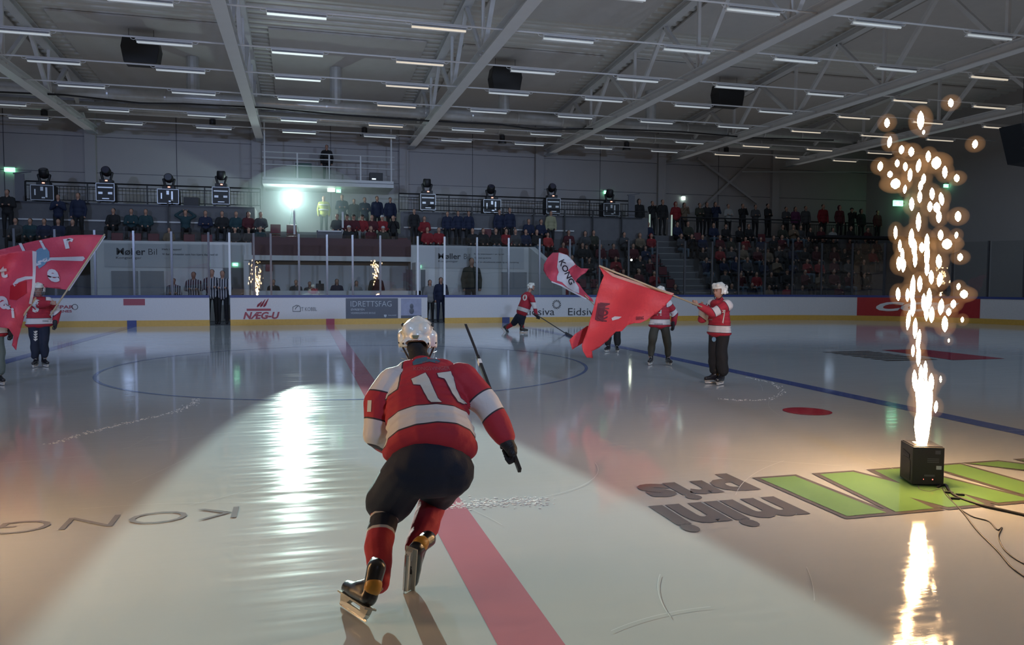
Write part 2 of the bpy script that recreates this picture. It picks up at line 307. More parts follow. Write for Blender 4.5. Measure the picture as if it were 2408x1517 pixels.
cor = [(18+CR*math.sin(a), HW-CR+CR*math.cos(a)) for a in [math.radians(3*i) for i in range(31)]]
br = dasher('long white board and glass right of the right-hand gate, curving round the corner', [(gx[3], HW), (18, HW)]+cor[1:]+[(HL, -5.5)], post_every=1.27, bright=(0,))
corn = [(18+CR*math.sin(a), -HW+CR-CR*math.cos(a)) for a in [math.radians(3*i) for i in range(30, -1, -1)]]
dasher('near-side boards right of the players gate', [(HL, -5.5)]+corn+[(4.2, -HW)], glass=False)
dasher('near-side boards left of the players gate', [(-4.2, -HW), (-22, -HW)], glass=False)
# coloured line blocks on the kick plate
for x, m, par in ((-BX, M_CAP, bl), (0, mat('red_board_mark', (0.35, 0.03, 0.07), 0.4), bm_), (BX, M_CAP, br)):
    mb = MB(); mb.box((x-.15, HW-.02, 0.0), (x+.15, HW-.012, 0.215)); mb.build('line_mark', m, par)
YB = HW-0.004
M_INK = mat('black_print', (0.015, 0.015, 0.02), 0.5); M_REDP = mat('red_print', (0.32, 0.04, 0.06), 0.4); M_CCM = mat('bright_red_print', (0.42, 0.015, 0.02), 0.4); M_SLATE = mat('slate_print', (0.055, 0.07, 0.10), 0.35, var=0.2, vscale=2)
M_PALE = mat('pale_print', (0.42, 0.46, 0.50), 0.4); M_GREYP = mat('grey_print', (0.13, 0.13, 0.14), 0.5); M_MIST = mat('pale_blue_print', (0.30, 0.31, 0.42), 0.5, var=0.2); M_WH = mat('white_print', (0.75, 0.75, 0.75), 0.4)
def bp(px, py): return P(px, py, Y=YB)
def board_rect(par, px0, py0, px1, py1, m, name='advert_print', dy=0.0):
    a, b = bp(px0, py0), bp(px1, py1); mb = MB(); mb.box((a.x, YB-.002-dy, b.z), (b.x, YB+.004, a.z)); return mb.build(name, m, par)
def board_text(par, body, px, py, h_px, w_px, m, bold=0.0, shear=0.0, dy=0.0):
    c = bp(px, py); k = (bp(px+50, py).x-bp(px-50, py).x)/100; kz = (bp(px, py-20).z-bp(px, py+20).z)/40
    return put_text('advert_lettering', body, m, V((c.x, YB-.004-dy, c.z)), (1, 0, 0), (0, 0, 1), h_px*kz, w_px*k, par, bold, shear)
board_rect(bl, 290, 703, 341, 718, M_REDP)
board_text(bl, 'SPAR', 153, 722, 8, 42, M_REDP, 0.03); board_text(bl, 'KARNES', 146, 732, 6, 46, M_REDP, 0.03)
c = bp(176, 722); mb = MB(); pts = [V((c.x+.09*math.cos(a), YB-.004, c.z+.09*math.sin(a))) for a in [i*math.pi/10 for i in range(21)]]; mb.tube(pts, .008, 4); mb.build('advert_lettering', M_INK, bl)
board_text(bm_, 'NÆG-U', 615, 742, 17, 86, M_REDP, 0.04, 0.25)
board_rect(bm_, 580, 726, 637, 731, M_REDP)
c = bp(617, 716); mb = MB()
for i, (dx, l) in enumerate(((-.13, .2), (-.02, .27), (.09, .3))): mb.tube([(c.x+dx-.05, YB-.004, c.z-.09), (c.x+dx, YB-.004, c.z-.02), (c.x+dx+.12, YB-.004, c.z-.09+l)], [.02, .045, .01], 6)
mb.build('advert_lettering', M_REDP, bm_)
board_text(bm_, 'T KOBBL', 727, 727, 9, 37, M_GREYP, 0.0); c = bp(698, 726); mb = MB()
mb.tube([(c.x+x, YB-.004, c.z+z) for x, z in ((.13, -.1), (-.14, -.1), (-.14, .06), (0, .13), (.1, .09), (.13, .02), (.13, -.1))], .011, 4); mb.tube([(c.x+x, YB-.004, c.z+z) for x, z in ((-.06, -.03), (-.02, .05), (.05, .1))], .012, 4); mb.build('advert_lettering', M_GREYP, bm_)
board_rect(bm_, 813, 701.5, 936, 750.5, M_SLATE)
board_text(bm_, 'IDRETTSFAG', 873, 714.5, 13, 96, M_PALE, -0.01, dy=.004)
board_text(bm_, 'ØVREBYEN', 841, 728, 5, 32, M_PALE, 0, dy=.004); board_text(bm_, 'VIDEREGÅENDE SKOLE', 854, 735.5, 5.5, 58, M_PALE, 0, dy=.004)
c = bp(906, 743); mb = MB(); mb.prism([(c.x+x, YB-.008, c.z+z) for x, z in ((-.05, .05), (.05, .05), (.05, -.01), (0, -.06), (-.05, -.01))], (0, .003, 0)); mb.build('advert_lettering', M_PALE, bm_); board_text(bm_, 'INNLANDET', 923, 741.5, 3, 20, M_PALE, 0, dy=.004)
board_rect(bm_, 943, 702, 991, 749.5, M_MIST); board_rect(bm_, 943, 742, 991, 749.6, M_SLATE, dy=.003)
# the mascot on this advert is a plain generic blob of the same size and colours
mb = MB(); a = bp(968, 724); mb.ell((a.x, YB-.006, a.z+.06), (.07, .004, .1)); mb.ell((a.x, YB-.006, a.z-.12), (.09, .004, .12)); mb.build('advert_lettering', M_SLATE, bm_)
for px0, in ((1268,), (1372,)):
    board_text(br, 'Eidsiva', px0, 733, 17, 72, M_INK, 0.0)
c = bp(1309, 716); mb = MB()
for k in range(14):
    a = 2*math.pi*k/14; d0 = V((math.cos(a), 0, math.sin(a))); d1 = V((math.cos(a+.5), 0, math.sin(a+.5))); mb.tube([V((c.x, YB-.004, c.z))+d0*.10, V((c.x, YB-.004, c.z))+d0.lerp(d1, .35)*.155, V((c.x, YB-.004, c.z))+d0.lerp(d1, .8)*.2], [.004, .02, .003], 5)
mb.build('advert_lettering', M_INK, br)
a = bp(2014, 722).x; mb = MB()
def curve_pt(s_):    # arc length along the right boards measured in x before the corner
    if s_ <= 18: return V((s_, HW, 0)), V((0, -1, 0))
    an = (s_-18)/CR; return V((18+CR*math.sin(an), HW-CR+CR*math.cos(an), 0)), V((-math.sin(an), -math.cos(an), 0))
def decal_curve(s0, s1, z0, z1, m, off=.012, name='advert_print'):
    mb = MB(); n = 14
    for i in range(n):
        p0, n0 = curve_pt(s0+(s1-s0)*i/n); p1, n1 = curve_pt(s0+(s1-s0)*(i+1)/n); q = [p0+n0*off+V((0, 0, z0)), p1+n1*off+V((0, 0, z0)), p1+n1*off+V((0, 0, z1)), p0+n0*off+V((0, 0, z1))]; mb.add(q, [(0, 1, 2, 3)])
    return mb.build(name, m, br, recalc=False)
def text_curve(body, s0, z0, h, wd, m, bold, shear, off=.022):
    vs, fs = text_mesh(body, 1, bold, 1.0, shear=shear); x0 = min(v.x for v in vs); x1 = max(v.x for v in vs); y0 = min(v.y for v in vs); y1 = max(v.y for v in vs); o = []
    for v in vs: p, nn = curve_pt(s0+(v.x-x0)/(x1-x0)*wd); o.append(p+nn*off+V((0, 0, z0+(v.y-y0)/(y1-y0)*h)))
    mb = MB(); mb.add(o, fs); return mb.build('advert_lettering', m, br, recalc=False)
SC_ = {}
def s_of_px(px):
    best = None
    for i in range(0, 400):
        s_ = 10+i*0.05; p, nn = curve_pt(s_); v = p+V((0, 0, .6))-CAM; x = IW/2+F_PX*v.dot(RT)/v.dot(FW)
        if best is None or abs(x-px) < best[0]: best = (abs(x-px), s_)
    return best[1]
s0 = s_of_px(2014); decal_curve(s0, s0+4.6, .215, .995, M_CCM); text_curve('CCM', s0+.75, .42, .4, 3.1, M_WH, 0.05, 0.3)
# ---------------------------------------------------------------- hall shell
YW = 23.4
mb = MB(); mb.box((-30, YW, 0), (31, YW+.3, 12)); struct(mb.build('wall_far', M_WALL))
mb = MB(); mb.box((-30, -24.3, 0), (30, -24, 12)); struct(mb.build('wall_near', M_WHITEWALL))
mb = MB(); mb.box((-30.3, -24, 0), (-30, YW, 12)); struct(mb.build('wall_left', M_WALL))
mb = MB(); mb.box((31.0, -24, 0), (31.3, YW, 12)); struct(mb.build('wall_right', M_WALL))
mb = MB(); mb.box((7.0, -17.3, 0), (27, -17.1, 3.1)); struct(mb.build('wall_near_bench', M_WHITEWALL)); mb = MB(); mb.box((-27, -17.3, 0), (-6, -17.1, 3.1)); struct(mb.build('wall_near_bench', M_WHITEWALL))
mb = MB()
for x in (9, 12.2, 12.5, 15.5, 19, 22.5): mb.box((x-.05, -17.09, 0), (x+.05, -17.02, 3.1))
mb.box((7, -17.09, 2.3), (27, -17.04, 2.4)); struct(mb.build('trim_near_bench', M_DARKM))
# pilasters and panel joints on the far wall
TX = [-9.8+7*k for k in range(-1, 7)]
for i, x in enumerate([-16.9, -10.05, -3.0, 3.9, 10.9, 17.8, 24.8]):
    mb = MB(); mb.box((x-.22, YW-.22, 0), (x+.22, YW, 9.6)); struct(mb.build('pillar', M_WALL))
mb = MB()
for x in (-13.5, -6.5, 0.4, 7.4, 14.3, 21.3): mb.box((x-.012, YW-.01, 4.5), (x+.012, YW, 9.5))
for z in (6.4, 8.0): mb.box((-30, YW-.008, z-.01), (31, YW, z+.01))
struct(mb.build('trim_wall_joints', M_DARKM))
# diagonal wind brace on the far wall
bx = thing('wall_brace', (17.5, YW-.3, 5), 'pale steel cross brace on the far wall above the right stand', 'brace')
for a, b in (((1640, 372), (1780, 478)), ((1775, 372), (1645, 495))):
    mb = MB(); mb.bar(P(*a, Y=YW-.28), P(*b, Y=YW-.30), .12, .12); mb.build('brace_bar', M_WALL, bx)
# roof: corrugated deck, ribs along X, pitched gently from the ridge at y = 0
def zr(y): return 11.4-0.065*abs(y)
def roof():
    mb = MB(); ys = []; y = -24.2
    pr_ = [(0, 0), (.16, 0), (.22, .11), (.38, .11), (.44, 0)]
    while y < 23.8:
        for dy, dz in pr_[:-1]: ys.append((y+dy, dz))
        y += 0.44
    vs = []; fs = []
    for yy, dz in ys: vs += [(-30.2, yy, zr(yy)+dz), (31.2, yy, zr(yy)+dz)]
    for i in range(len(ys)-1): fs.append((2*i, 2*i+1, 2*i+3, 2*i+2))
    mb.add(vs, fs); o = mb.build('ceiling', M_DECKS, recalc=False)
    return struct(o)
roof()
mb = MB(); mb.prism([(-30.2, -24.3, zr(24.3)+.35), (30.2, -24.3, zr(24.3)+.35), (30.2, 0, zr(0)+.35), (-30.2, 0, zr(0)+.35)], (0, 0, .1)); mb.prism([(-30.2, 24.3, zr(24.3)+.35), (30.2, 24.3, zr(24.3)+.35), (30.2, 0, zr(0)+.35), (-30.2, 0, zr(0)+.35)], (0, 0, .1)); struct(mb.build('ceiling_insulation', M_DARKM))
for k, x in enumerate(TX):
    if x > 28: continue
    for y0, y1, nm in ((13.6, 22.6, 'above the far boards'), (3.4, 10.6, 'above the centre'), (-5.5, 1.4, 'above the near ice')):
        mb = MB(); a = x+.75; b = min(x+6.35, 29.8); mb.prism([(a, y0, zr(y0)-.03), (b, y0, zr(y0)-.03), (b, y1, zr(y1)-.03), (a, y1, zr(y1)-.03)], (0, 0, -.06))
        bay = ['far left', 'left', 'second', 'third', 'fourth', 'fifth', 'sixth', 'seventh'][k]
        tag(mb.build('acoustic_panel', M_PANEL, origin=(a, y0, zr(y0))), 'flat grey acoustic panel under the corrugated roof', 'ceiling panel', 'acoustic panels under the roof')
# trusses
def truss(x, label):
    t = thing('roof_truss', (x, 0, 8.05), label, 'roof truss')
    bw = .17; mb = MB()      # lower chord: wide H section
    for z in (8.05, 8.33): mb.box((x-bw, -24, z), (x+bw, 22.9, z+.025))
    mb.box((x-.012, -24, 8.075), (x+.012, 22.9, 8.33)); mb.build('bottom_chord', M_STEEL, t)
    mb = MB()
    for s_ in (1, -1):
        a = V((x, 0, zr(0)-.14)); b = V((x, s_*22.9, zr(22.9)-.14)); mb.bar(a, b, .30, .02); mb.bar(a-V((0, 0, .22)), b-V((0, 0, .22)), .30, .02); mb.bar(a-V((0, 0, .11)), b-V((0, 0, .11)), .02, .22)
    mb.build('top_chord', M_STEEL, t)
    # diagonals: V pattern with posts
    top = [-18.8, -14.6, -9.6, -4.8, 0, 4.8, 9.6, 14.6, 18.8]; bot = [-21.5, -16.7, -12.1, -7.2, -2.4, 2.4, 7.2, 12.1, 16.7, 21.5]
    for i, yt in enumerate(top):
        zt = zr(yt)-.36
        for yb in (bot[i], bot[i+1]):
            q = MB(); q.bar((x, yb+(yt-yb)*.06, 8.35), (x, yt, zt), .13, .13, (1, 0, 0)); q.build('diagonal', M_STEEL, t)
    for yb in bot[1:-1]:
        q = MB(); q.box((x-.05, yb-.05, 8.35), (x+.05, yb+.05, zr(yb)-.36)); q.build('strut', M_STEEL, t)
    return t
ords = ['at the far left edge of the picture', 'first from the left of those crossing the picture', 'second from the left, ending left of the balcony', 'third, ending right of the balcony', 'fourth, crossing towards the upper right', 'fifth, with the long sloping lower chord on the right', 'sixth, behind the spark fountain', 'seventh, at the far right end']
for x, o_ in zip(TX, ords): truss(x, 'light grey steel roof truss, '+o_)
# luminaires: rows of tube lights on conduit rails
M_TUBE = mat('tube_cool', (0.8, 0.85, 0.85), 0.4, emit=(0.85, 1.0, 0.96), es=0.75); M_TUBE2 = mat('tube_dim', (0.75, 0.8, 0.82), 0.3, emit=(0.85, 0.95, 1.0), es=0.30); M_TUBEW = mat('tube_warm', (0.8, 0.75, 0.65), 0.4, emit=(1.0, 0.86, 0.66), es=0.55)  # right-hand warm tubes paint in reflected spark light; unlit ones carry an added glow
M_REFL = mat('reflector', (0.75, 0.76, 0.78), 0.25, 0.3)
ROWS = [-7.8, -4.8, -1.8, 1.3, 4.6, 7.9, 10.8, 13.8, 17.6, 20.2]
def make_tube(m):
    t = thing('tube_light', (0, 0, 8.05)); q = MB(); q.box((-.72, -.03, 8.13), (.72, .03, 8.17)); q.box((-.72, -.13, 8.115), (.72, .13, 8.13)); q.build('housing', M_STEEL, t)
    q = MB(); q.prism([(-.7, -.03, 8.115), (-.7, -.13, 8.06), (-.7, -.14, 8.065), (-.7, -.04, 8.12)], (1.4, 0, 0)); q.prism([(-.7, .03, 8.115), (-.7, .13, 8.06), (-.7, .14, 8.065), (-.7, .04, 8.12)], (1.4, 0, 0)); q.build('reflector', M_REFL, t)
    q = MB(); q.tube([(-.7, 0, 8.07), (.7, 0, 8.07)], .028, 8); q.build('tube', m, t, smooth=True)
    for s_ in (-1, 1): q = MB(); q.tube([(s_*.72, 0, 8.14), (s_*.78, 0, 8.12), (s_*.84, 0, 8.14), (s_*.86, 0, 8.2)], .008, 5); q.build('bracket', M_STEEL, t)
    return t
def copy_tree(o, parent=None):
    c = o.copy(); SC.collection.objects.link(c)
    if parent is not None: c.parent = parent
    for ch in list(o.children): copy_tree(ch, c)
    return c
protos = {}
for ri, y in enumerate(ROWS):
    mb = MB(); mb.tube([(-24, y, 8.2), (30, y, 8.2)], .025, 6)
    tag(mb.build('light_rail', M_STEEL, origin=(0, y, 8.2)), 'thin steel conduit rail carrying a row of tube lights', 'rail', 'conduit rails under the roof')
    for k in range(-5, 9):
        x = -1.05+3.5*k
        if y < 1 and (x < -8 or abs(x) < 30 and P(0, 0, d=1) is None): continue
        v = V((x, y, 8.05))-CAM; dz = v.dot(FW)
        if dz < 1: continue
        sx = IW/2+F_PX*v.dot(RT)/dz; sy = IH/2-F_PX*v.dot(UP)/dz
        if sx < -120 or sx > IW+120 or sy < -60: continue
        kind = 'cool' if -2 < x < 0 else ('warm' if (1.5 < x < 3 and y < 18) or x > 19 else 'dim')
        m = {'cool': M_TUBE, 'warm': M_TUBEW, 'dim': M_TUBE2}[kind]
        if kind not in protos: protos[kind] = make_tube(m); t = protos[kind]
        else: t = copy_tree(protos[kind])
        t.location = (x, y, 8.05)
        tag(t, {'cool': 'glowing white fluorescent tube light hanging in the bay above the balcony', 'warm': 'dim warm-tinted fluorescent tube light under the roof', 'dim': 'unlit grey fluorescent tube light hanging on its rail'}[kind], 'light', {'cool': 'glowing tube lights above the balcony', 'warm': 'warm-tinted tube lights', 'dim': 'unlit tube lights on the rails'}[kind])
# ventilation ducts along the far side
for y, z, r, lb in ((17.2, 8.62, .23, 'galvanised round air duct running along the hall, the higher and nearer of the two'), (20.6, 8.75, .23, 'galvanised round air duct running along the hall, close to the far wall')):
    t = thing('air_duct', (0, y, z), lb, 'duct')
    pts = []; rs = []; x = -29
    q = MB(); q.tube([(-29.5, y, z), (26.5, y, z)], r, 20); q.build('duct_pipe', M_GALV, t, smooth=True)
    for k in range(26):
        x = -28+k*2.0
        q = MB(); q.tube([(x, y, z), (x+.06, y, z)], r+.012, 20); q.build('duct_joint', M_GALV, t)
for i, px in enumerate((105, 500, 857, 1181, 1474, 1709)):
    p = P(px, 300, Y=20.6); q = MB(); q.tube([(p.x, 20.6, 8.5), (p.x, 20.6, 8.22)], .13, 14); q.tube([(p.x, 20.6, 8.24), (p.x, 20.6, 8.12)], .20, 14)
    tag(q.build('air_diffuser', M_DARKM, origin=(p.x, 20.6, 8.3)), 'small dark round air outlet under the rear duct', 'air outlet', 'air outlets under the rear duct')
for px in (455, 790, 1185, 1530):
    p = P(px, 260, Y=17.2); q = MB(); q.tube([(p.x, 17.2, 8.7), (p.x, 17.2, 10.2)], .24, 14)
    tag(q.build('duct_riser', M_GALV, origin=(p.x, 17.2, 8.7)), 'vertical galvanised duct rising from the front air duct to the roof', 'duct', 'duct risers')
# black cable bundle strung in front of the ducts
pts = [P(x, y, Y=16.4) for x, y in ((-60, 214), (150, 226), (330, 240), (430, 244), (620, 256), (800, 268), (1000, 284), (1180, 296), (1260, 302), (1420, 303), (1600, 312), (1770, 322), (1960, 330))]
q = MB(); q.tube([p+V((0, 0, .05*math.sin(i*2.1))) for i, p in enumerate(pts)], .035, 6); tag(q.build('cable_bundle', M_BLACK, origin=pts[0]), 'long sagging bundle of black cables strung below the roof in front of the ducts', 'cable')
# hanging loudspeakers
for px, py, sx, lb in ((333, 123, 1.0, 'black hexagonal loudspeaker hanging under the roof at the upper left'), (1188, 190, 1.0, 'black hexagonal loudspeaker hanging under the roof in the middle'), (1712, 227, 1.0, 'black hexagonal loudspeaker hanging under the roof at the right behind a truss')):
    c = P(px, py, Y=14.6); t = thing('loudspeaker', c, lb, 'loudspeaker'); w2, h2 = .62, .48
    poly = [(-w2*.88, h2), (w2*.88, h2), (w2, .1), (w2*.85, -h2*.9), (-w2*.85, -h2*.9), (-w2, .1)]
    q = MB(); q.prism([c+V((a, -.3, b)) for a, b in poly], (0, .7, 0)); q.build('cabinet', M_BLACK, t, bevel=.02)
    for s_ in (-.4, .4): q = MB(); q.tube([c+V((s_, 0, h2)), V((c.x+s_, c.y, zr(c.y)-.10))], .008, 5); q.build('cable', M_DARKM, t)
    q = MB(); q.box((c.x-.45, c.y-.04, zr(c.y)-.55), (c.x+.45, c.y+.04, zr(c.y)-.48)); q.build('rigging_bar', M_BLACK, t)
# ---------------------------------------------------------------- balcony
bal = thing('balcony', (0.3, 21.2, 6.2), 'white steel balcony platform with railing on the far wall', 'balcony')
a = P(620, 425, Y=20.6); b = P(923, 430, Y=20.6); zf = 6.16
q = MB(); q.box((a.x-.05, 20.6, zf-.30), (b.x+.05, YW, zf)); q.build('platform', M_WHITEB, bal)
q = MB(); q.box((a.x-.05, 20.57, zf-.14), (b.x+.05, 20.6, zf-.12)); q.build('edge_seam', M_GREYP, bal)
for z in (.55, .86, 1.1): q = MB(); q.tube([(a.x-.05, 20.65, zf+z), (b.x+.1, 20.65, zf+z)], .025, 6); q.build('rail', M_WHITEB, bal)
for k in range(5): x = a.x+.05+(b.x-a.x-.1)*k/4; q = MB(); q.box((x-.03, 20.62, zf), (x+.03, 20.68, zf+1.1 if 0 < k < 4 else zf+2.6)); q.build('rail_post', M_WHITEB, bal)
q = MB(); q.box((a.x+.05, 22.7, zf), (b.x, 23.2, zf+.5)); q.build('rear_ledge', M_WALL, bal)
# things on the balcony
q = MB(); c = P(714, 401, Y=21.4); q.box((c.x-.35, 21.2, zf), (c.x+.35, 21.6, zf+.75)); tag(q.build('equipment_crate', mat('dark_green_plastic', (0.02, 0.07, 0.06), 0.5), origin=(c.x, 21.4, zf), bevel=.02), 'dark green equipment crate standing on the balcony', 'crate')
c = P(884, 411, Y=21.2); t = thing('sound_rack', (c.x, 21.2, zf), 'black sound equipment rack with small lit display on the balcony', 'equipment rack')
q = MB(); q.box((c.x-.3, 21.0, zf), (c.x+.3, 21.4, zf+.42)); q.build('case', M_BLACK, t, bevel=.01); q = MB(); q.box((c.x-.2, 20.99, zf+.1), (c.x-.02, 21.0, zf+.16)); q.build('display', mat('display_light', (.6, .7, .8), .5, emit=(.8, .95, 1), es=1.2), t)
q = MB(); q.add([(c.x-.15, 21.2, zf+.42), (c.x+.2, 21.2, zf+.42), (c.x+.02, 21.2, zf+.85)], [(0, 1, 2)]); 
# ---------------------------------------------------------------- exit signs
M_EXIT = mat('exit_green', (0.1, 0.6, 0.3), 0.4, emit=(0.25, 1.0, 0.50), es=3.2); M_EXITW = mat('exit_white_light', (.8, 1, .9), .4, emit=(0.75, 1.0, 0.88), es=4.0)
def exit_sign(px, py, Y, w_, h_, lb, m=None):
    c = P(px, py, Y=Y); t = thing('exit_sign', c, lb, 'exit sign')
    q = MB(); q.box((c.x-w_, Y, c.z-h_), (c.x+w_, Y+.08, c.z+h_)); q.build('lit_panel', m or M_EXIT, t)
    q = MB(); q.box((c.x-w_-.02, Y+.02, c.z+h_), (c.x+w_+.02, Y+.1, c.z+h_+.05)); q.build('housing', M_WHITEB, t)
    q = MB(); q.box((c.x-.012, Y-.006, c.z-h_*.7), (c.x+w_*.6, Y, c.z-h_*.45)); q.prism([(c.x-w_*.7, Y-.006, c.z-h_*.1), (c.x-w_*.2, Y-.006, c.z+h_*.6), (c.x+w_*.1, Y-.006, c.z+h_*.1), (c.x-w_*.1, Y-.006, c.z-h_*.6)], (0, .006, 0)); q.build('pictogram', M_EXITW, t)
    return t
exit_sign(22, 399, YW-.12, .2, .09, 'green exit sign on the far wall above the left stand')
exit_sign(779, 447, 21.6, .17, .075, 'green exit sign under the balcony, left of the pair', M_EXITW); exit_sign(796, 449, 21.6, .11, .075, 'green exit sign under the balcony, right of the pair')
exit_sign(1427, 452, YW-.12, .14, .08, 'green exit sign on the far wall above the last stage light'); exit_sign(1608, 466, YW-.12, .09, .09, 'small white-green emergency light on the wall above the standing crowd', M_EXITW)
exit_sign(2113, 478, min(YW-.09, P(2113, 478, X=30.6).y), .3, .15, 'green exit sign behind the spark fountain'); c = P(2113, 478, Y=min(YW-.09, P(2113, 478, X=30.6).y)); q = MB(); q.box((c.x+.25, c.y+.02, c.z-.04), (31.0, c.y+.06, c.z+.04)); q.build('wall_bracket', M_WHITEB, [o for o in SC.objects if o.get('label', '') == 'green exit sign behind the spark fountain'][0]); c = P(2226, 437, X=30.85); exit_sign(2226, 437, c.y, .12, .08, 'small green exit sign high on the wall right of the sparks')
q = MB(); q.box((30.9, c.y, c.z-.05), (31.0, c.y+.05, c.z+.05)); q.build('wall_bracket', M_WHITEB, [o for o in SC.objects if o.get('label', '').startswith('small green exit sign high')][0])
exit_sign(553, 622, 17.2, .1, .06, 'small green exit light above the passage left of the timekeepers'); exit_sign(983, 627, 17.2, .12, .06, 'small green exit light above the passage right of the timekeepers')
# ---------------------------------------------------------------- left stand (behind the penalty boxes)
XL0, XL1 = -16.0, P(1243, 580, Y=17.3).x
xa, xb_ = P(592, 560, Y=17.3).x, P(966, 570, Y=17.3).x
ZA, ZB, ZD, ZW = 2.68, 3.22, 4.72, 3.72
def box_struct(name, a, b, m): q = MB(); q.box(a, b); return struct(q.build(name, m))
box_struct('wall_stand_front', (-8.75, 17.3, 0), (xa, 17.5, 3.12), M_WHITEWALL); box_struct('wall_stand_front', (xb_, 17.3, 0), (XL1, 17.5, 3.12), M_WHITEWALL)
box_struct('floor_stand_row', (XL0, 17.5, ZA-.3), (XL1, 18.5, ZA), M_GREYC); box_struct('floor_stand_row', (XL0, 18.5, ZA-.3), (XL1, 19.6, ZB), M_GREYC)
box_struct('floor_stand_back', (XL0, 19.6, ZA), (xa, YW, ZD), M_GREYC); box_struct('floor_stand_back', (xb_-.15, 19.6, ZA), (P(1500, 500, Y=20.8).x, YW, ZD), M_GREYC); box_struct('floor_stand_landing', (xa, 19.6, ZA-.3), (xb_-.15, YW, ZW), M_GREYC)
box_struct('wall_lower_back', (-8.75, 18.6, 0), (XL1, 18.8, ZA-.3), M_WHITEWALL)
# seat bank panel above the timekeepers' window, with an aisle of pale step edges
q = MB(); q.box((xa, 17.25, 2.62), (xb_, 17.35, 3.35)); struct(q.build('wall_stand_middle', mat('dark_maroon_board', (0.07, 0.02, 0.03), .6)))
q = MB(); q.box((xa-.3, 17.1, 2.42), (xb_, 17.4, 2.62)); struct(q.build('trim_beam', M_WHITEWALL))
for y, z in ((17.95, 3.655), (17.5, 3.155)):
    c0, c1 = P(748, 550, Y=y).x, P(803, 550, Y=y).x; q = MB(); q.box((c0, y-.03, z), (c1, y, z+.05)); tag(q.build('step_edge', M_WHITEB, origin=(c0, y, z)), 'pale edge strip of an aisle step in the stand under the balcony', 'step', 'aisle step edges')
c0, c1 = P(748, 550, Y=17.6).x, P(803, 550, Y=17.6).x; box_struct('floor_aisle_step', (c0-.05, 17.5, ZA), (c1+.05, 17.95, 3.2), M_GREYC); box_struct('floor_aisle_step', (c0-.05, 17.95, ZA), (c1+.05, 18.5, 3.7), M_GREYC)
# sloped white end of the stand wall towards the right
e0 = P(1243, 580, Y=17.3); q = MB(); q.prism([(XL1, 17.3, 0), (XL1, 17.3, 3.12), (XL1+.12, 17.2, 3.12), (XL1+.75, 14.9, 1.9), (XL1+.75, 14.9, 0)], (.15, 0, 0)); struct(q.build('wall_stand_end', M_WHITEWALL))
# timekeepers' booth: sill, side walls
q = MB(); q.box((xa, 16.2, .0), (xb_+.3, 16.35, 1.22)); struct(q.build('wall_booth_front', M_WHITEWALL))
for x in (xa-.15, xb_+.15): q = MB(); q.box((x-.1, 16.2, 0), (x+.1, 18.6, ZA-.3)); struct(q.build('wall_booth_side', M_WHITEWALL))
# banner pennant hooks and printed banners
def banner(px0, py0, px1, py1, lb, lines):
    a, b = P(px0, py0, Y=17.27), P(px1, py1, Y=17.27); t = thing('wall_banner', ((a.x+b.x)/2, 17.27, (a.z+b.z)/2), lb, 'banner')
    q = MB(); q.box((a.x, 17.27, b.z), (b.x, 17.285, a.z)); q.build('banner_cloth', mat('banner_cloth', (0.50, 0.50, 0.51), .6, var=.04, vscale=1), t)
    for body, px, py, hp, wp, bold in lines:
        c = P(px, py, Y=17.265); k = (P(px+50, py, Y=17.265).x-P(px-50, py, Y=17.265).x)/100; kz = (P(px, py-20, Y=17.265).z-P(px, py+20, Y=17.265).z)/40
        put_text('banner_lettering', body, M_INK, c, (1, 0, 0), (0, 0, 1), hp*kz, wp*k, t, bold, lift=-.0)
banner(245, 572, 575, 630, 'white sponsor banner on the stand wall at the left', [('Møller', 308, 592, 17, 68, .018), ('Bil', 359, 592, 14, 20, -.01), ('Kongsvinger', 303, 607, 7, 60, 0), ('Helt i toppen?', 404, 587, 6, 46, .01), ('Vi har verksteder som kan kjøre deg med til', 447, 599, 6, 130, .01)])
banner(985, 578, 1232, 632, 'white sponsor banner on the stand wall right of the timekeepers', [('Møller', 1057, 603, 14, 53, .018), ('Bil', 1098, 603, 12, 14, -.01), ('Kongsvinger', 1054, 615, 6, 46, 0), ('Er du interessert i en ny bil', 1150, 598, 4, 70, .01), ('Verksted og service', 1135, 607, 4, 40, .01), ('Ring for en uforpliktende avtale og verdivurdering', 1165, 617, 4, 110, .01)])
# doors behind the penalty boxes
def door(px0, py0, px1, py1, m, nm):
    a, b = P(px0, py0, Y=17.28), P(px1, py1, Y=17.28); q = MB(); q.box((a.x, 17.24, .1), (b.x, 17.30, a.z)); o = struct(q.build(nm, m)); h = MB(); h.tube([(b.x-.12, 17.22, 1.1), (b.x-.02, 17.22, 1.1)], .015, 6); h.build('door_handle', M_ALU, o); return o
M_DOOR = mat('grey_door', (.28, .28, .29), .6)
door(262, 637, 325, 695, M_DOOR, 'door_1'); door(330, 637, 386, 695, M_DOOR, 'door_2'); door(525, 630, 575, 695, mat('dark_grey_door', (.17, .17, .18), .6), 'door_3'); door(955, 634, 1000, 695, mat('dark_grey_door', (.17, .17, .18), .6), 'door_4'); door(1180, 640, 1238, 695, M_DOOR, 'door_5')
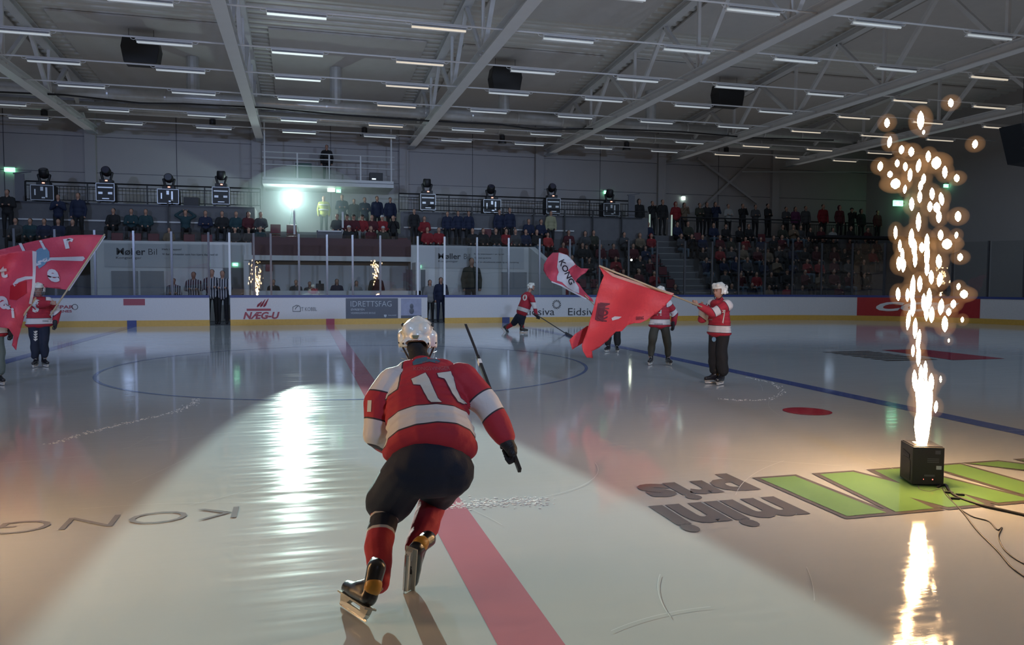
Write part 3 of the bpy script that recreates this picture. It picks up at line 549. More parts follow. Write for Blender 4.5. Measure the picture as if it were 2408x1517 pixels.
# railing along the back of the left stand
def railing(x0, x1, y, z0, h, lb, m=M_BLACK, bars=True, gap=2.2):
    t = thing('railing', ((x0+x1)/2, y, z0), lb, 'railing')
    q = MB(); q.tube([(x0, y, z0+h), (x1, y, z0+h)], .035, 6); q.build('top_rail', m, t); q = MB(); q.tube([(x0, y, z0+.08), (x1, y, z0+.08)], .02, 6); q.tube([(x0, y, z0+h-.16), (x1, y, z0+h-.16)], .018, 6); q.build('mid_rail', m, t)
    n = max(1, round((x1-x0)/gap))
    for k in range(n+1): x = x0+(x1-x0)*k/n; q = MB(); q.box((x-.025, y-.025, z0-.1), (x+.025, y+.025, z0+h)); q.build('rail_post', m, t)
    if bars:
        q = MB(); k = x0
        while k < x1: q.box((k-.008, y-.008, z0+.08), (k+.008, y+.008, z0+h-.16)); k += .14
        q.build('balusters', m, t)
    return t
railing(P(60, 440, Y=21).x, P(612, 455, Y=21).x, 21.0, 4.85, .82, 'long black barred railing behind the stage lights on the left stand')
railing(P(938, 460, Y=21).x, P(1490, 480, Y=21).x, 21.0, 4.85, .82, 'long black barred railing behind the stage lights right of the balcony')
railing(P(1905, 505, Y=22.3).x, P(2070, 505, Y=22.3).x, 22.3, 4.05, .95, 'black barred railing behind the man in the red jacket at the top right')
for px in (58, 1493): 
    x = P(px, 450, Y=20.9).x; q = MB(); q.box((x-.35, 20.88, 4.7), (x+.0, 20.92, 5.95)); q.bar((x-.4, 20.9, 5.95), (x+.25, 20.9, 6.05), .06, .05); tag(q.build('railing_gate', mat('grey_mesh_panel', (.16, .16, .18), .6), origin=(x, 20.9, 4.7)), 'tall panel closing the end of the railing on the '+('left' if px < 100 else 'right')+' side', 'panel')
# ledge lines on the grey back tier
q = MB(); q.box((XL0, 19.55, ZD-.05), (xa, 19.6, ZD+.0)); q.box((xb_, 19.55, ZD-.05), (15.0, 19.6, ZD)); struct(q.build('trim_tier_edge', M_DARKM)); q = MB(); q.box((XL0, 19.54, 3.98), (xa, 19.6, 4.04)); q.box((xb_, 19.54, 3.98), (11.5, 19.6, 4.04)); struct(q.build('trim_tier_line', M_WHITEB))
t = thing('tier_posts_rail', (0, 19.4, 4), 'row of dark posts with a rail at the foot of the grey back tier', 'railing')
for px in (395, 1110, 1183, 1255, 1328, 1394, 1462): x = P(px, 500, Y=19.4).x; q = MB(); q.box((x-.03, 19.37, ZB), (x+.03, 19.43, 5.0)); q.build('rail_post', M_BLACK, t)
q = MB(); q.tube([(4.5, 19.4, 5.0), (15.2, 19.4, 5.0)], .025, 6); q.build('top_rail', M_BLACK, t)
# ---------------------------------------------------------------- right stand
RZ = [(15.6+.82*i, .35+.6*i) for i in range(6)]; XR1 = 30.9
for y, z in RZ: box_struct('floor_stand_tier', (XL1+.8, y, 0), (XR1, y+.82, z), M_GREYC)
box_struct('floor_stand_walkway', (XL1+.8, 20.52, 0), (XR1, YW, 3.95), M_GREYC)
railing(P(1600, 512, Y=20.6).x, P(1880, 515, Y=20.6).x, 20.6, 3.95, .95, 'plain railing in front of the people standing at the top of the right stand', M_DARKM, False, 1.6)
sx0, sx1 = P(1572, 600, Y=18).x, P(1640, 600, Y=18).x
st = thing('aisle_stairs', (sx0, 15.6, 0), 'concrete aisle steps running up through the right stand', 'stairs')
for i in range(12): y = 15.35+.43*i; q = MB(); q.box((sx0, y, 0), (sx1, y+.44, .22+.31*i)); q.build('step', M_GREYC, st); q = MB(); q.box((sx0, y-.01, .19+.31*i), (sx1, y+.03, .225+.31*i)); q.build('nosing', mat('pale_nosing', (.3, .3, .3), .6), st)
for px in (1529, 1581): x = P(px, 520, Y=20.5).x; q = MB(); q.box((x-.03, 20.54, 3.95), (x+.03, 20.59, 5.0)); tag(q.build('marker_post', mat('luminous_strip', (.6, .7, .6), .5, emit=(.7, .9, .75), es=.35), origin=(x, 20.4, 3.95)), 'pale luminous marker post beside the dark figure, '+('left' if px < 1550 else 'right')+' of the aisle top', 'post')
for px in (692, 806): x = P(px, 520, Y=18.9).x; q = MB(); q.box((x-.04, 18.9, ZB), (x+.04, 18.95, ZB+1.35)); tag(q.build('marker_post', M_WHITEB, origin=(x, 18.9, ZB+.3)), 'white post under the balcony, '+('beside the follow spot' if px < 700 else 'beside the standing group'), 'post')
# staircase at the far right
stt = thing('end_staircase', (26, 19, 0), 'dark steel staircase with handrails descending at the far right end', 'staircase')
for (x0, y0), (x1, y1), Yd in (((2290, 521), (2420, 580), 19.0), ((2290, 530), (2420, 592), 19.0), ((2262, 533), (2420, 612), 17.6), ((2262, 542), (2420, 622), 17.6)):
    q = MB(); q.tube([P(x0, y0, Y=Yd), P(x1, y1, Y=Yd)], .03, 6); q.build('handrail', M_DARKM, stt)
a, b = P(2262, 560, Y=18.2), P(2430, 650, Y=18.2); q = MB()
for i in range(10): p = a.lerp(b, i/9); q.box((p.x-.2, 17.6, p.z-.12), (p.x+.2, 19.0, p.z-.05))
q.build('treads', M_DARKM, stt); q = MB(); q.box((24, 17.7, a.z-.15), (a.x, 19, a.z-.03)); q.build('landing', M_DARKM, stt)
q = MB(); q.tube([P(1745, 404, Y=22.8), P(2100, 405, Y=22.8), P(2430, 384, Y=22.8)], .03, 6); tag(q.build('wall_pipe', M_STEEL, origin=P(1745, 404, Y=22.8)), 'thin pale pipe running along the far wall behind the sparks', 'pipe')
# ---------------------------------------------------------------- figure toolkit
M_SKIN = mat('skin', (0.42, 0.23, 0.16), .5, var=.05); M_HAIR = mat('dark_hair', (0.02, 0.014, 0.01), .7); M_HAIRB = mat('fair_hair', (0.22, 0.14, 0.07), .7); M_SHOE = mat('dark_shoes', (.02, .02, .022), .6)
M_NAVY = mat('navy_fabric', (0.010, 0.016, 0.035), .8, bump=.1, bscale=120); M_BLKF = mat('black_fabric', (0.012, 0.012, 0.013), .85, bump=.2, bscale=120); M_HELM = mat('helmet_white', (.72, .70, .62), .22, coat=.6, var=.02); M_GLOVE = mat('glove_black', (.015, .016, .02), .6, bump=.3, bscale=80)
M_SOCKR = mat('sock_red', (.42, .02, .03), .85, bump=.2, bscale=160); M_WOOD = mat('pole_wood', (.50, .40, .26), .6)
import numpy as np
TMP = bpy.data.scenes.new('tmp')
def evaluated(o):
    SC.collection.objects.unlink(o); TMP.collection.objects.link(o); vl = TMP.view_layers[0]; vl.update(); me = bpy.data.meshes.new_from_object(o.evaluated_get(vl.depsgraph)); TMP.collection.objects.unlink(o); return me
def voxelize(mb, size, smooth=3, wob=0.0, wsc=9.0):
    o = mb.build('tmp', [], None, recalc=False); md = o.modifiers.new('r', 'REMESH'); md.mode = 'VOXEL'; md.voxel_size = size; md.use_smooth_shade = True
    if smooth: m2 = o.modifiers.new('s', 'SMOOTH'); m2.factor = .5; m2.iterations = smooth
    me = evaluated(o); od = o.data; bpy.data.objects.remove(o); bpy.data.meshes.remove(od)
    me.polygons.foreach_set('use_smooth', [True]*len(me.polygons))
    if wob:
        n_ = len(me.vertices); co = np.empty(n_*3, np.float32); me.vertices.foreach_get('co', co); co = co.reshape(-1, 3); nr = np.empty(n_*3, np.float32); me.vertex_normals.foreach_get('vector', nr); nr = nr.reshape(-1, 3)
        k = np.zeros(n_)
        for a_, b_, c_, ph, am in ((1, .3, .6, 0, 1), (-.5, 1.1, .4, 1.7, .8), (.4, -.6, 1.2, 3.1, .8), (2.1, .9, -1.3, .6, .45), (-1.2, 1.9, 1.6, 2.2, .4), (1.5, -2.3, .8, 4.4, .35)): k += am*np.sin((co @ np.array([a_, b_, c_]))*wsc*1.6+ph+1.3*np.sin(co[:, 2]*wsc*.9+ph))
        co += nr*(wob*.42*k)[:, None]; me.vertices.foreach_set('co', co.ravel())
    me.update(); return me
def link_mesh(name, me, mats, parent=None, origin=None):
    me.name = name
    if parent is not None: base = world_loc(parent)
    else: base = V(origin or (0, 0, 0))
    me.transform(Matrix.Translation(-base)); o = bpy.data.objects.new(name, me); SC.collection.objects.link(o)
    if parent is not None: o.parent = parent
    else: o.location = base
    me.materials.clear()
    for m in (mats if isinstance(mats, (list, tuple)) else [mats]): me.materials.append(m)
    return o
class Body:
    """list of rounded limbs and masses with a surface tag each"""
    def __init__(s): s.p = []
    def c(s, tag_, a, ra, b, rb): s.p.append((tag_, 'c', V(a), ra, V(b), rb)); return s
    def e(s, tag_, c_, r, R=None): s.p.append((tag_, 'e', V(c_), V(r) if not isinstance(r, (int, float)) else V((r, r, r)), R, None)); return s
    def mb(s, seg=12):
        m = MB()
        for p in s.p:
            if p[1] == 'c': m.cap(p[2], p[3], p[4], p[5], seg)
            else: m.ell(p[2], tuple(p[3]), p[4], 14, 10)
        return m
    def near_many(s, Q_):
        best = np.full(len(Q_), 9.0); tg = np.zeros(len(Q_), int)
        for p in s.p:
            a = np.array(p[2])
            if p[1] == 'c':
                d = np.array(p[4])-a; t = np.clip((Q_-a) @ d/max(1e-9, d @ d), 0, 1); sd = np.linalg.norm(Q_-a-t[:, None]*d, axis=1)-(p[3]+(p[5]-p[3])*t)
            else:
                v = Q_-a; v = v @ np.array(p[4]) if p[4] else v; sd = (np.linalg.norm(v/np.array(p[3]), axis=1)-1)*min(p[3])
            m = sd < best; best[m] = sd[m]; tg[m] = p[0]
        return tg
    def mesh(s, size, smooth=3, wob=0.0, wsc=9.0, M=None):
        me = voxelize(s.mb(), size, smooth, wob, wsc)
        c = np.empty(len(me.polygons)*3); me.polygons.foreach_get('center', c); me.polygons.foreach_set('material_index', s.near_many(c.reshape(-1, 3)).tolist())
        if M is not None: me.transform(M)
        return me
def jersey_mat(name, base, line=(0.03, .02, .03), white=(.66, .62, .60)):
    m = bpy.data.materials.new(name); m.use_nodes = True; nt = m.node_tree; b = nt.nodes['Principled BSDF']; L = nt.links.new; b.inputs['Roughness'].default_value = .75
    at = nt.nodes.new('ShaderNodeAttribute'); at.attribute_name = 'F'
    def rng(a, c):
        r = nt.nodes.new('ShaderNodeMapRange'); r.inputs['From Min'].default_value = a; r.inputs['From Max'].default_value = c; L(at.outputs['Fac'], r.inputs['Value']); return r
    r1 = rng(-.009, -.007); r2 = rng(.0, .002)
    m1 = nt.nodes.new('ShaderNodeMix'); m1.data_type = 'RGBA'; m1.inputs['A'].default_value = (*base, 1); m1.inputs['B'].default_value = (*line, 1); L(r1.outputs[0], m1.inputs['Factor'])
    m2 = nt.nodes.new('ShaderNodeMix'); m2.data_type = 'RGBA'; L(m1.outputs['Result'], m2.inputs['A']); m2.inputs['B'].default_value = (*white, 1); L(r2.outputs[0], m2.inputs['Factor']); L(m2.outputs['Result'], b.inputs['Base Color'])
    tc = nt.nodes.new('ShaderNodeTexCoord'); n = nt.nodes.new('ShaderNodeTexNoise'); n.inputs['Scale'].default_value = 14; n.inputs['Detail'].default_value = 5; L(tc.outputs['Object'], n.inputs['Vector'])
    bp = nt.nodes.new('ShaderNodeBump'); bp.inputs['Strength'].default_value = .35; bp.inputs['Distance'].default_value = .02; L(n.outputs['Fac'], bp.inputs['Height']); L(bp.outputs['Normal'], b.inputs['Normal'])
    return m
M_JER = jersey_mat('jersey_red', (.40, .018, .035)); M_SOCK = jersey_mat('sock_banded', (.42, .02, .035), line=(.55, .52, .5), white=(.015, .018, .03))
def set_F(me, fn, body=None):
    a = me.attributes.new('F', 'FLOAT', 'POINT'); c = np.empty(len(me.vertices)*3); me.vertices.foreach_get('co', c); tg = body.near_many(c.reshape(-1, 3)).tolist() if body else [0]*len(me.vertices)
    a.data.foreach_set('value', [fn(v.co, g) for v, g in zip(me.vertices, tg)])
def band(u, a, b): return min(u-a, b-u)
def bvh_of(objs):
    vs = []; fs = []
    for o in objs:
        base = world_loc(o); k = len(vs); R_ = o.rotation_euler.to_matrix() if o.parent is None else Matrix.Identity(3)
        vs += [base+R_ @ v.co for v in o.data.vertices]; fs += [tuple(i+k for i in p.vertices) for p in o.data.polygons]
    return BVHTree.FromPolygons(vs, fs)
def tess(poly, step):
    """cut a 2-D outline into small cells; returns verts, faces"""
    bm = bmesh.new()
    f = bm.faces.new([bm.verts.new((x, y, 0)) for x, y in poly]); bmesh.ops.triangulate(bm, faces=[f])
    xs = [p[0] for p in poly]; ys = [p[1] for p in poly]
    for ax_, lo, hi in ((0, min(xs), max(xs)), (1, min(ys), max(ys))):
        k = lo+step
        while k < hi:
            co = (k, 0, 0) if ax_ == 0 else (0, k, 0); no = (1, 0, 0) if ax_ == 0 else (0, 1, 0)
            bmesh.ops.bisect_plane(bm, geom=bm.verts[:]+bm.edges[:]+bm.faces[:], plane_co=co, plane_no=no); k += step
    bm.verts.index_update(); vs = [(v.co.x, v.co.y) for v in bm.verts]; fs = [tuple(v.index for v in f.verts) for f in bm.faces]; bm.free(); return vs, fs
def decal(name, vs, fs, tree, m, parent, lift=.003):
    """lay a print seen at picture points vs onto the real surface found behind them"""
    out = []; ok = []
    for x, y in vs:
        d_ = (P(x, y, d=1)-CAM).normalized(); hit = tree.ray_cast(CAM, d_)
        if hit[0] is None: ok.append(False); out.append(V((0, 0, 0)))
        else: n = hit[1] if hit[1].dot(d_) < 0 else -hit[1]; ok.append(True); out.append(hit[0]+(n-d_*.4).normalized()*lift)
    fs = [f for f in fs if all(ok[i] for i in f)]
    if not fs: return None
    mb = MB(); used = sorted({i for f in fs for i in f}); mp = {j: i for i, j in enumerate(used)}; mb.add([out[j] for j in used], [tuple(mp[i] for i in f) for f in fs])
    o = mb.build(name, m, parent, recalc=False, smooth=True); return o
def decal_poly(name, poly, tree, m, parent, step=4, lift=.003): vs, fs = tess(poly, step); return decal(name, vs, fs, tree, m, parent, lift)
def decal_text(name, body, tree, m, parent, o, ex, ey, h, wd, bold=0.0, lift=.003, res=2):
    """o centre (px), ex reading direction, ey up direction in picture units"""
    vs, fs = text_mesh(body, 1, bold, 1, res=res); x0 = min(v.x for v in vs); x1 = max(v.x for v in vs); y0 = min(v.y for v in vs); y1 = max(v.y for v in vs)
    q = [(o[0]+ex[0]*((v.x-x0)/(x1-x0)-.5)*wd+ey[0]*((v.y-y0)/(y1-y0)-.5)*h, o[1]+ex[1]*((v.x-x0)/(x1-x0)-.5)*wd+ey[1]*((v.y-y0)/(y1-y0)-.5)*h) for v in vs]
    return decal(name, q, fs, tree, m, parent, lift)
# ---------------------------------------------------------------- skates, gloves, helmets
M_BOOT = mat('boot_black', (.014, .014, .018), .3, coat=.4); M_HOLD = mat('blade_holder_white', (.80, .78, .72), .5); M_BLADE = mat('blade_steel', (.6, .6, .62), .2, 1.0); M_GOLD = mat('boot_gold_trim', (.50, .24, .03), .4)
def skate(parent, o, f, u, s=1.0, trim=None, name='skate', vox=.009):
    """o: middle of the blade's lower edge; f: towards the toe; u: up through the boot"""
    f = V(f).normalized(); u = V(u); u = (u-f*u.dot(f)).normalized(); r = f.cross(u)
    def W(x, y, z): return V(o)+(f*x+r*y+u*z)*s
    root = thing(name, V(o)-world_loc(parent), None); root.parent = parent
    b = Body(); q = lambda x, y, z: W(x, y, z)
    b.c(0, q(-.085, 0, .105), .042*s, q(.03, 0, .10), .044*s).c(0, q(.03, 0, .10), .044*s, q(.115, 0, .095), .036*s).c(0, q(-.085, 0, .11), .042*s, q(-.075, 0, .17), .043*s).c(0, q(-.075, 0, .17), .043*s, q(-.06, 0, .245), .048*s).c(0, q(-.055, 0, .15), .040*s, q(.03, 0, .12), .034*s).c(0, q(-.03, 0, .24), .03*s, q(-.02, 0, .27), .02*s)
    link_mesh('boot', b.mesh(vox*s, 2), M_BOOT, root)
    m = MB(); 
    for sole in ([(-.13, .068), (-.055, .068), (-.06, .045), (-.075, .030), (-.115, .026), (-.125, .040)], [(.03, .068), (.145, .068), (.135, .040), (.12, .026), (.07, .030), (.05, .045)], [(-.125, .034), (.13, .034), (.12, .014), (-.115, .014)]): m.prism([W(x, -.013, z) for x, z in sole], r*.026*s); m.prism([W(x, -.034, z) for x, z in ((-.13, .060), (.145, .060), (.145, .068), (-.13, .068))], r*.068*s); m.build('blade_holder', M_HOLD, root)
    m = MB(); m.prism([W(x, -.002, z) for x, z in ((-.132, .010), (-.125, .002), (0, 0), (.13, .002), (.14, .010), (.13, .016), (-.12, .016))], r*.004*s); m.build('blade', M_BLADE, root)
    if trim: m = Body(); m.c(0, q(-.086, 0, .150), .0445*s, q(-.084, 0, .170), .0445*s); link_mesh('ankle_trim', m.mesh(vox*s, 1), trim, root)
    m = MB()
    for i in range(5): m.tube([W(-.02+.02*i, -.025, .165-.018*i), W(-.012+.02*i, 0, .176-.019*i), W(-.02+.02*i, .025, .165-.018*i)], .004*s, 5)
    m.build('laces', M_HOLD if trim is None else trim, root)
    return root
def glove(parent, wrist, knuck, palm_n, axis, s=1.0, m=None, name='glove', vox=.008):
    """padded glove closed round a shaft; axis = direction of the shaft through the fist"""
    w_, k = V(wrist), V(knuck); d = (k-w_).normalized(); a = V(axis).normalized(); n = d.cross(a).normalized(); n = n if n.dot(V(palm_n)) > 0 else -n
    root = thing(name, w_-world_loc(parent), None); root.parent = parent
    b = Body(); b.c(0, w_-d*.07*s, .055*s, w_+d*.02*s, .046*s).c(0, w_+d*.02*s, .042*s, k, .036*s).c(0, k-a*.03*s, .030*s, k+a*.03*s, .030*s)
    link_mesh('cuff_and_palm', b.mesh(vox*s, 2, .002, 30), m or M_GLOVE, root)
    for i, (off, L) in enumerate(((-.036, .052), (-.012, .060), (.012, .058), (.034, .046))):
        f = Body(); p0 = k+a*off*s+d*.006*s; p1 = p0+d*.032*s+n*.012*s; p2 = p1+n*.034*s-d*.006*s; p3 = p2-d*.03*s+n*.004*s; r_ = .0135*s
        f.c(0, p0, r_*1.1, p1, r_).c(0, p1, r_, p2, r_*.95).c(0, p2, r_*.95, p3, r_*.85); link_mesh('finger', f.mesh(.006*s, 1), m or M_GLOVE, root)
    f = Body(); p0 = w_+d*.01*s+a*.035*s; p1 = p0+a*.02*s+n*.03*s+d*.02*s; p2 = p1+n*.02*s+d*.025*s-a*.012*s; f.c(0, p0, .016*s, p1, .015*s).c(0, p1, .015*s, p2, .012*s); link_mesh('thumb', f.mesh(.006*s, 1), m or M_GLOVE, root)
    return root
def frame_mat(o, fwd, up):
    f = V(fwd).normalized(); u = V(up); u = (u-f*u.dot(f)).normalized(); r = f.cross(u)      # x = right, y = forward, z = up
    return Matrix(((r.x, f.x, u.x, o[0]), (r.y, f.y, u.y, o[1]), (r.z, f.z, u.z, o[2]), (0, 0, 0, 1)))
def helmet(parent, c, fwd, up, s=1.0, cage=True, vox=.008, vents=True, clear_visor=False):
    M = frame_mat(V(c), fwd, up); root = thing('helmet', V(c)-world_loc(parent), None); root.parent = parent
    b = Body(); b.e(0, (0, -.01, .015), (.106, .132, .118))
    b.c(0, (-.045, -.10, .04), .045, (-.04, .06, .085), .042).c(0, (.045, -.10, .04), .045, (.04, .06, .085), .042).c(0, (0, -.11, .0), .04, (0, -.05, .09), .045)
    b.c(0, (-.095, -.02, -.05), .026, (-.09, -.05, .01), .034).c(0, (.095, -.02, -.05), .026, (.09, -.05, .01), .034).c(0, (-.06, -.105, -.045), .03, (.06, -.105, -.045), .03)
    me = b.mesh(vox, 2); bm = bmesh.new(); bm.from_mesh(me)
    def cut(co, no): bmesh.ops.bisect_plane(bm, geom=bm.verts[:]+bm.edges[:]+bm.faces[:], plane_co=co, plane_no=no, clear_outer=False)
    dele = [v for v in bm.verts if (v.co.z < -.062 or (v.co.y > .045 and v.co.z < .03) or (v.co.y > -.02 and v.co.z < -.03 and abs(v.co.x) < .07) or (v.co.y < -.08 and v.co.z < -.035 and abs(v.co.x) < .042+(-.035-v.co.z)))]
    bmesh.ops.delete(bm, geom=dele, context='VERTS'); bm.to_mesh(me); bm.free(); me.transform(M @ Matrix.Scale(s, 4))
    sh = link_mesh('shell', me, M_HELM, root); md = sh.modifiers.new('thick', 'SOLIDIFY'); md.thickness = .006; md.offset = -1
    if vents:
        q = MB()
        for sx in (-1, 1):
            for i in range(3): cc = M @ (V((sx*.092, -.055+.012*i, .075-.03*i))*s); q.ell(cc, (.010*s, .006*s, .012*s), M.to_3x3())
            cc = M @ (V((sx*.112, -.045, -.035))*s); q.ell(cc, .007*s); cc = M @ (V((sx*.075, -.125, -.052))*s); q.ell(cc, .007*s)
        q.build('vent', M_BLACK, root); q = MB(); q.prism([M @ (V(v)*s) for v in ((-.022, -.150, -.005), (.022, -.150, -.005), (.014, -.152, -.024), (-.014, -.152, -.024))], (M.to_3x3() @ V((0, .012, 0)))*s); q.build('badge', mat('olive_badge', (.16, .17, .10), .4), root)
    if cage:
        q = MB()
        for k in range(-3, 4):
            x = k*.03; q.tube([M @ (V((x*.9, .115, .03))*s), M @ (V((x, .15-abs(x)*.25, -.03))*s), M @ (V((x, .14-abs(x)*.25, -.09))*s), M @ (V((x*.8, .105, -.135))*s)], .0022*s, 5)
        for z in (.02, -.03, -.075, -.12): q.tube([M @ (V((.112*math.sin(a), .02+.13*math.cos(a), z))*s) for a in [math.radians(d_) for d_ in range(-85, 86, 17)]], .0024*s, 5)
        q.build('wire_cage', M_ALU, root)
    q = MB(); q.tube([M @ (V((-.10, .0, -.05))*s), M @ (V((-.06, .05, -.125))*s), M @ (V((0, .06, -.14))*s), M @ (V((.06, .05, -.125))*s), M @ (V((.10, .0, -.05))*s)], .006*s, 6); q.build('chin_strap', M_BLACK, root)
    return root
def head_prims(b, M, s=1.0, skin=0, hair=1):
    T = lambda x, y, z: M @ (V((x, y, z))*s); R_ = M.to_3x3()
    b.e(skin, T(0, .005, .0), (.074*s, .092*s, .098*s), R_).e(skin, T(0, .045, -.055), (.052*s, .052*s, .055*s), R_).e(skin, T(0, .105, -.022), (.012*s, .018*s, .018*s), R_).c(skin, T(0, .09, .0), .012*s, T(0, .103, -.02), .012*s)
    b.e(skin, T(-.076, -.005, -.015), (.012*s, .02*s, .03*s), R_).e(skin, T(.076, -.005, -.015), (.012*s, .02*s, .03*s), R_).e(skin, T(0, .083, -.056), (.024*s, .014*s, .011*s), R_)
    b.e(hair, T(0, -.03, .03), (.084*s, .086*s, .09*s), R_)
def face_parts(parent, M, s=1.0):
    q = MB()
    for sx in (-1, 1): q.ell(M @ (V((sx*.031, .089, .008))*s), (.011*s, .006*s, .006*s), M.to_3x3(), 8, 6)
    q.build('eyes', M_BLACK, parent); q = MB(); q.ell(M @ (V((0, .095, -.058))*s), (.022*s, .005*s, .006*s), M.to_3x3(), 8, 6); q.build('mouth', mat('lips', (.30, .08, .07), .5), parent)
    q = MB()
    for sx in (-1, 1): q.bar(M @ (V((sx*.017, .094, .026))*s), M @ (V((sx*.047, .086, .027))*s), .006*s, .006*s)
    q.build('eyebrows', M_HAIR, parent)
# ---------------------------------------------------------------- spark fountains
M_JET = mat('spark_jet_glow', (1, .9, .7), .5, emit=(1.0, 0.60, 0.28), es=84.0); M_SPARK = mat('spark_glow', (1, .8, .6), .5, emit=(1.0, 0.60, 0.28), es=100.0); M_EMBER = mat('ember_glow', (1, .5, .2), .5, emit=(1.0, 0.5, 0.14), es=8.0)
M_HALO = bpy.data.materials.new('spark_halo'); M_HALO.use_nodes = True; nt = M_HALO.node_tree; nt.nodes.clear(); o_ = nt.nodes.new('ShaderNodeOutputMaterial'); em = nt.nodes.new('ShaderNodeEmission'); em.inputs[0].default_value = (1.0, .50, .20, 1); em.inputs[1].default_value = 1.0; nt.links.new(em.outputs[0], o_.inputs['Volume'])
def fountain(base, label, label2, seed, group=None, pix=None, depth=None):
    """base: centre of the nozzle on top of the machine"""
    random.seed(seed); t = thing('spark_fountain', base, label, 'sparks')
    q = MB(); prof = [(0, .010), (.10, .030), (.22, .040), (.34, .050), (.46, .045), (.58, .050), (.68, .022)]
    for k in range(15):                     # braided threads of the hot jet
        a0 = random.uniform(0, 6.28); pts = []; rs = []; n = 8; off = random.uniform(.2, 1)
        h0 = random.uniform(0, .25) if k > 4 else 0; h1 = random.uniform(.35, .78)
        for i in range(n):
            z = h0+(h1-h0)*i/(n-1); w_ = .055*min(1, z/.30)*off; pts.append(V(base)+V((math.cos(a0+z*5)*w_+.02*z, math.sin(a0+z*5)*w_, z))); rs.append((.012 if z < .1 else .020)*(1-.75*(i/(n-1))**3))
        q.tube(pts, rs, 6)
    q.build('spark_jet', M_JET, t, smooth=True)
    pr = {}
    def spark(p, L, r, tilt, kind='s'):
        key = kind
        if key not in pr:
            q = MB(); q.tube([(0, 0, -.5), (0, 0, -.3), (0, 0, 0), (0, 0, .3), (0, 0, .5)], [.12, .75, 1, .75, .12], 7)
            o = q.build('spark', M_SPARK if kind == 's' else M_EMBER, t, smooth=True, origin=None); o.data.transform(Matrix.Translation(V(base))); pr[key] = o
        else: o = pr[key].copy(); SC.collection.objects.link(o)
        o.location = V(p)-V(base); o.scale = (r, r, L); o.rotation_euler = (random.gauss(0, .06), tilt, 0)
        return o
    HALO = []
    if pix:
        for (px, py, Lp, wp) in pix:
            dd = depth+random.uniform(-.12, .12); p = P(px, py, d=dd); k = dd/F_PX; spark(p, Lp*k*1.1, wp*k*.42, random.gauss(0, .05)); HALO.append((p, Lp*k, wp*k))
    else:
        for i in range(88):
            z = .55+abs(random.gauss(0, 1))*1.0; 
            if z > 2.95: z = random.uniform(.6, 2.6)
            s_ = .05+.10*z; p = V(base)+V((random.gauss(0, s_), random.gauss(0, s_), z)); spark(p, random.uniform(.04, .15), random.uniform(.010, .017), random.gauss(0, .08))
    if HALO:    # emissive halo added to imitate the glare round the sparks
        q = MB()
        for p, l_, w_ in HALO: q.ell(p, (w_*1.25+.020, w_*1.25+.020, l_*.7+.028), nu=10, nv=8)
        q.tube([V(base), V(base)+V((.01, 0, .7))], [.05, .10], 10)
        link_mesh('spark_halo', voxelize(q, .012, 2), M_HALO, t)
    return t
SPX = [(2165, 283, 40, 18), (2236, 242, 18, 14), (2086, 289, 20, 14), (2172, 311, 10, 7), (2092, 334, 24, 12), (2120, 352, 18, 14), (2143, 357, 20, 15), (2293, 339, 18, 14), (2183, 368, 24, 13), (2202, 383, 26, 25), (2110, 384, 16, 12), (2129, 392, 18, 12), (2160, 390, 28, 13), (2070, 391, 20, 14), (2222, 405, 26, 13), (2250, 419, 16, 14),
 (2140, 412, 28, 12), (2093, 410, 14, 14), (2106, 432, 22, 26), (2172, 421, 22, 12), (2165, 437, 22, 12), (2128, 445, 18, 9), (2192, 456, 26, 13), (2163, 463, 26, 12), (2214, 468, 28, 13), (2144, 480, 28, 13), (2187, 486, 22, 13), (2203, 488, 22, 18), (2208, 510, 26, 14), (2253, 509, 22, 16), (2160, 522, 40, 13), (2106, 547, 28, 10), (2143, 560, 40, 14), (2212, 553, 22, 14), (2249, 553, 14, 9),
 (2150, 583, 38, 14), (2180, 570, 36, 13), (2116, 578, 26, 9), (2168, 582, 22, 14), (2227, 574, 22, 26), (2122, 600, 30, 10), (2152, 610, 34, 11), (2180, 600, 48, 14), (2258, 605, 16, 14), (2114, 620, 30, 13), (2125, 625, 28, 11), (2208, 615, 30, 15), (2180, 632, 30, 12), (2190, 652, 30, 13), (2210, 658, 30, 14), (2146, 680, 60, 14), (2163, 668, 34, 13), (2254, 674, 14, 10), (2267, 692, 18, 20),
 (2112, 692, 28, 12), (2134, 694, 28, 10), (2172, 710, 36, 12), (2185, 702, 44, 14), (2147, 722, 40, 14), (2213, 722, 34, 15), (2242, 715, 18, 14), (2178, 733, 40, 12), (2191, 740, 34, 14), (2231, 734, 16, 13), (2136, 753, 42, 11), (2222, 762, 34, 16), (2263, 752, 12, 8), (2152, 772, 44, 12), (2160, 800, 46, 12), (2231, 801, 8, 5), (2147, 825, 26, 9), (2160, 838, 44, 12), (2176, 872, 42, 11), (2151, 895, 46, 13), (2190, 900, 40, 14), (2212, 892, 14, 6), (2166, 905, 40, 18), (2158, 925, 36, 11), (2201, 957, 26, 10), (2166, 880, 40, 12), (2170, 950, 46, 24), (2180, 920, 44, 14)]
FD = 6.36
fb = P(2167, 1078, d=FD)
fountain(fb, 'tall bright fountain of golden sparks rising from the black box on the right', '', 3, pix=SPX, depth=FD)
fountain(V((-3.92, -10.2, .34)), 'second fountain of golden sparks left of the skater, mirrored in the far glass', '', 8)
M_BOXM = mat('machine_black', (.018, .018, .017), .45, bump=.1, bscale=150); M_LED = mat('red_led', (1, .1, .1), .5, emit=(1, .12, .08), es=6); M_LABEL = mat('white_label', (.6, .6, .55), .6); M_GREYTXT = mat('faint_grey_print', (.10, .10, .10), .6)
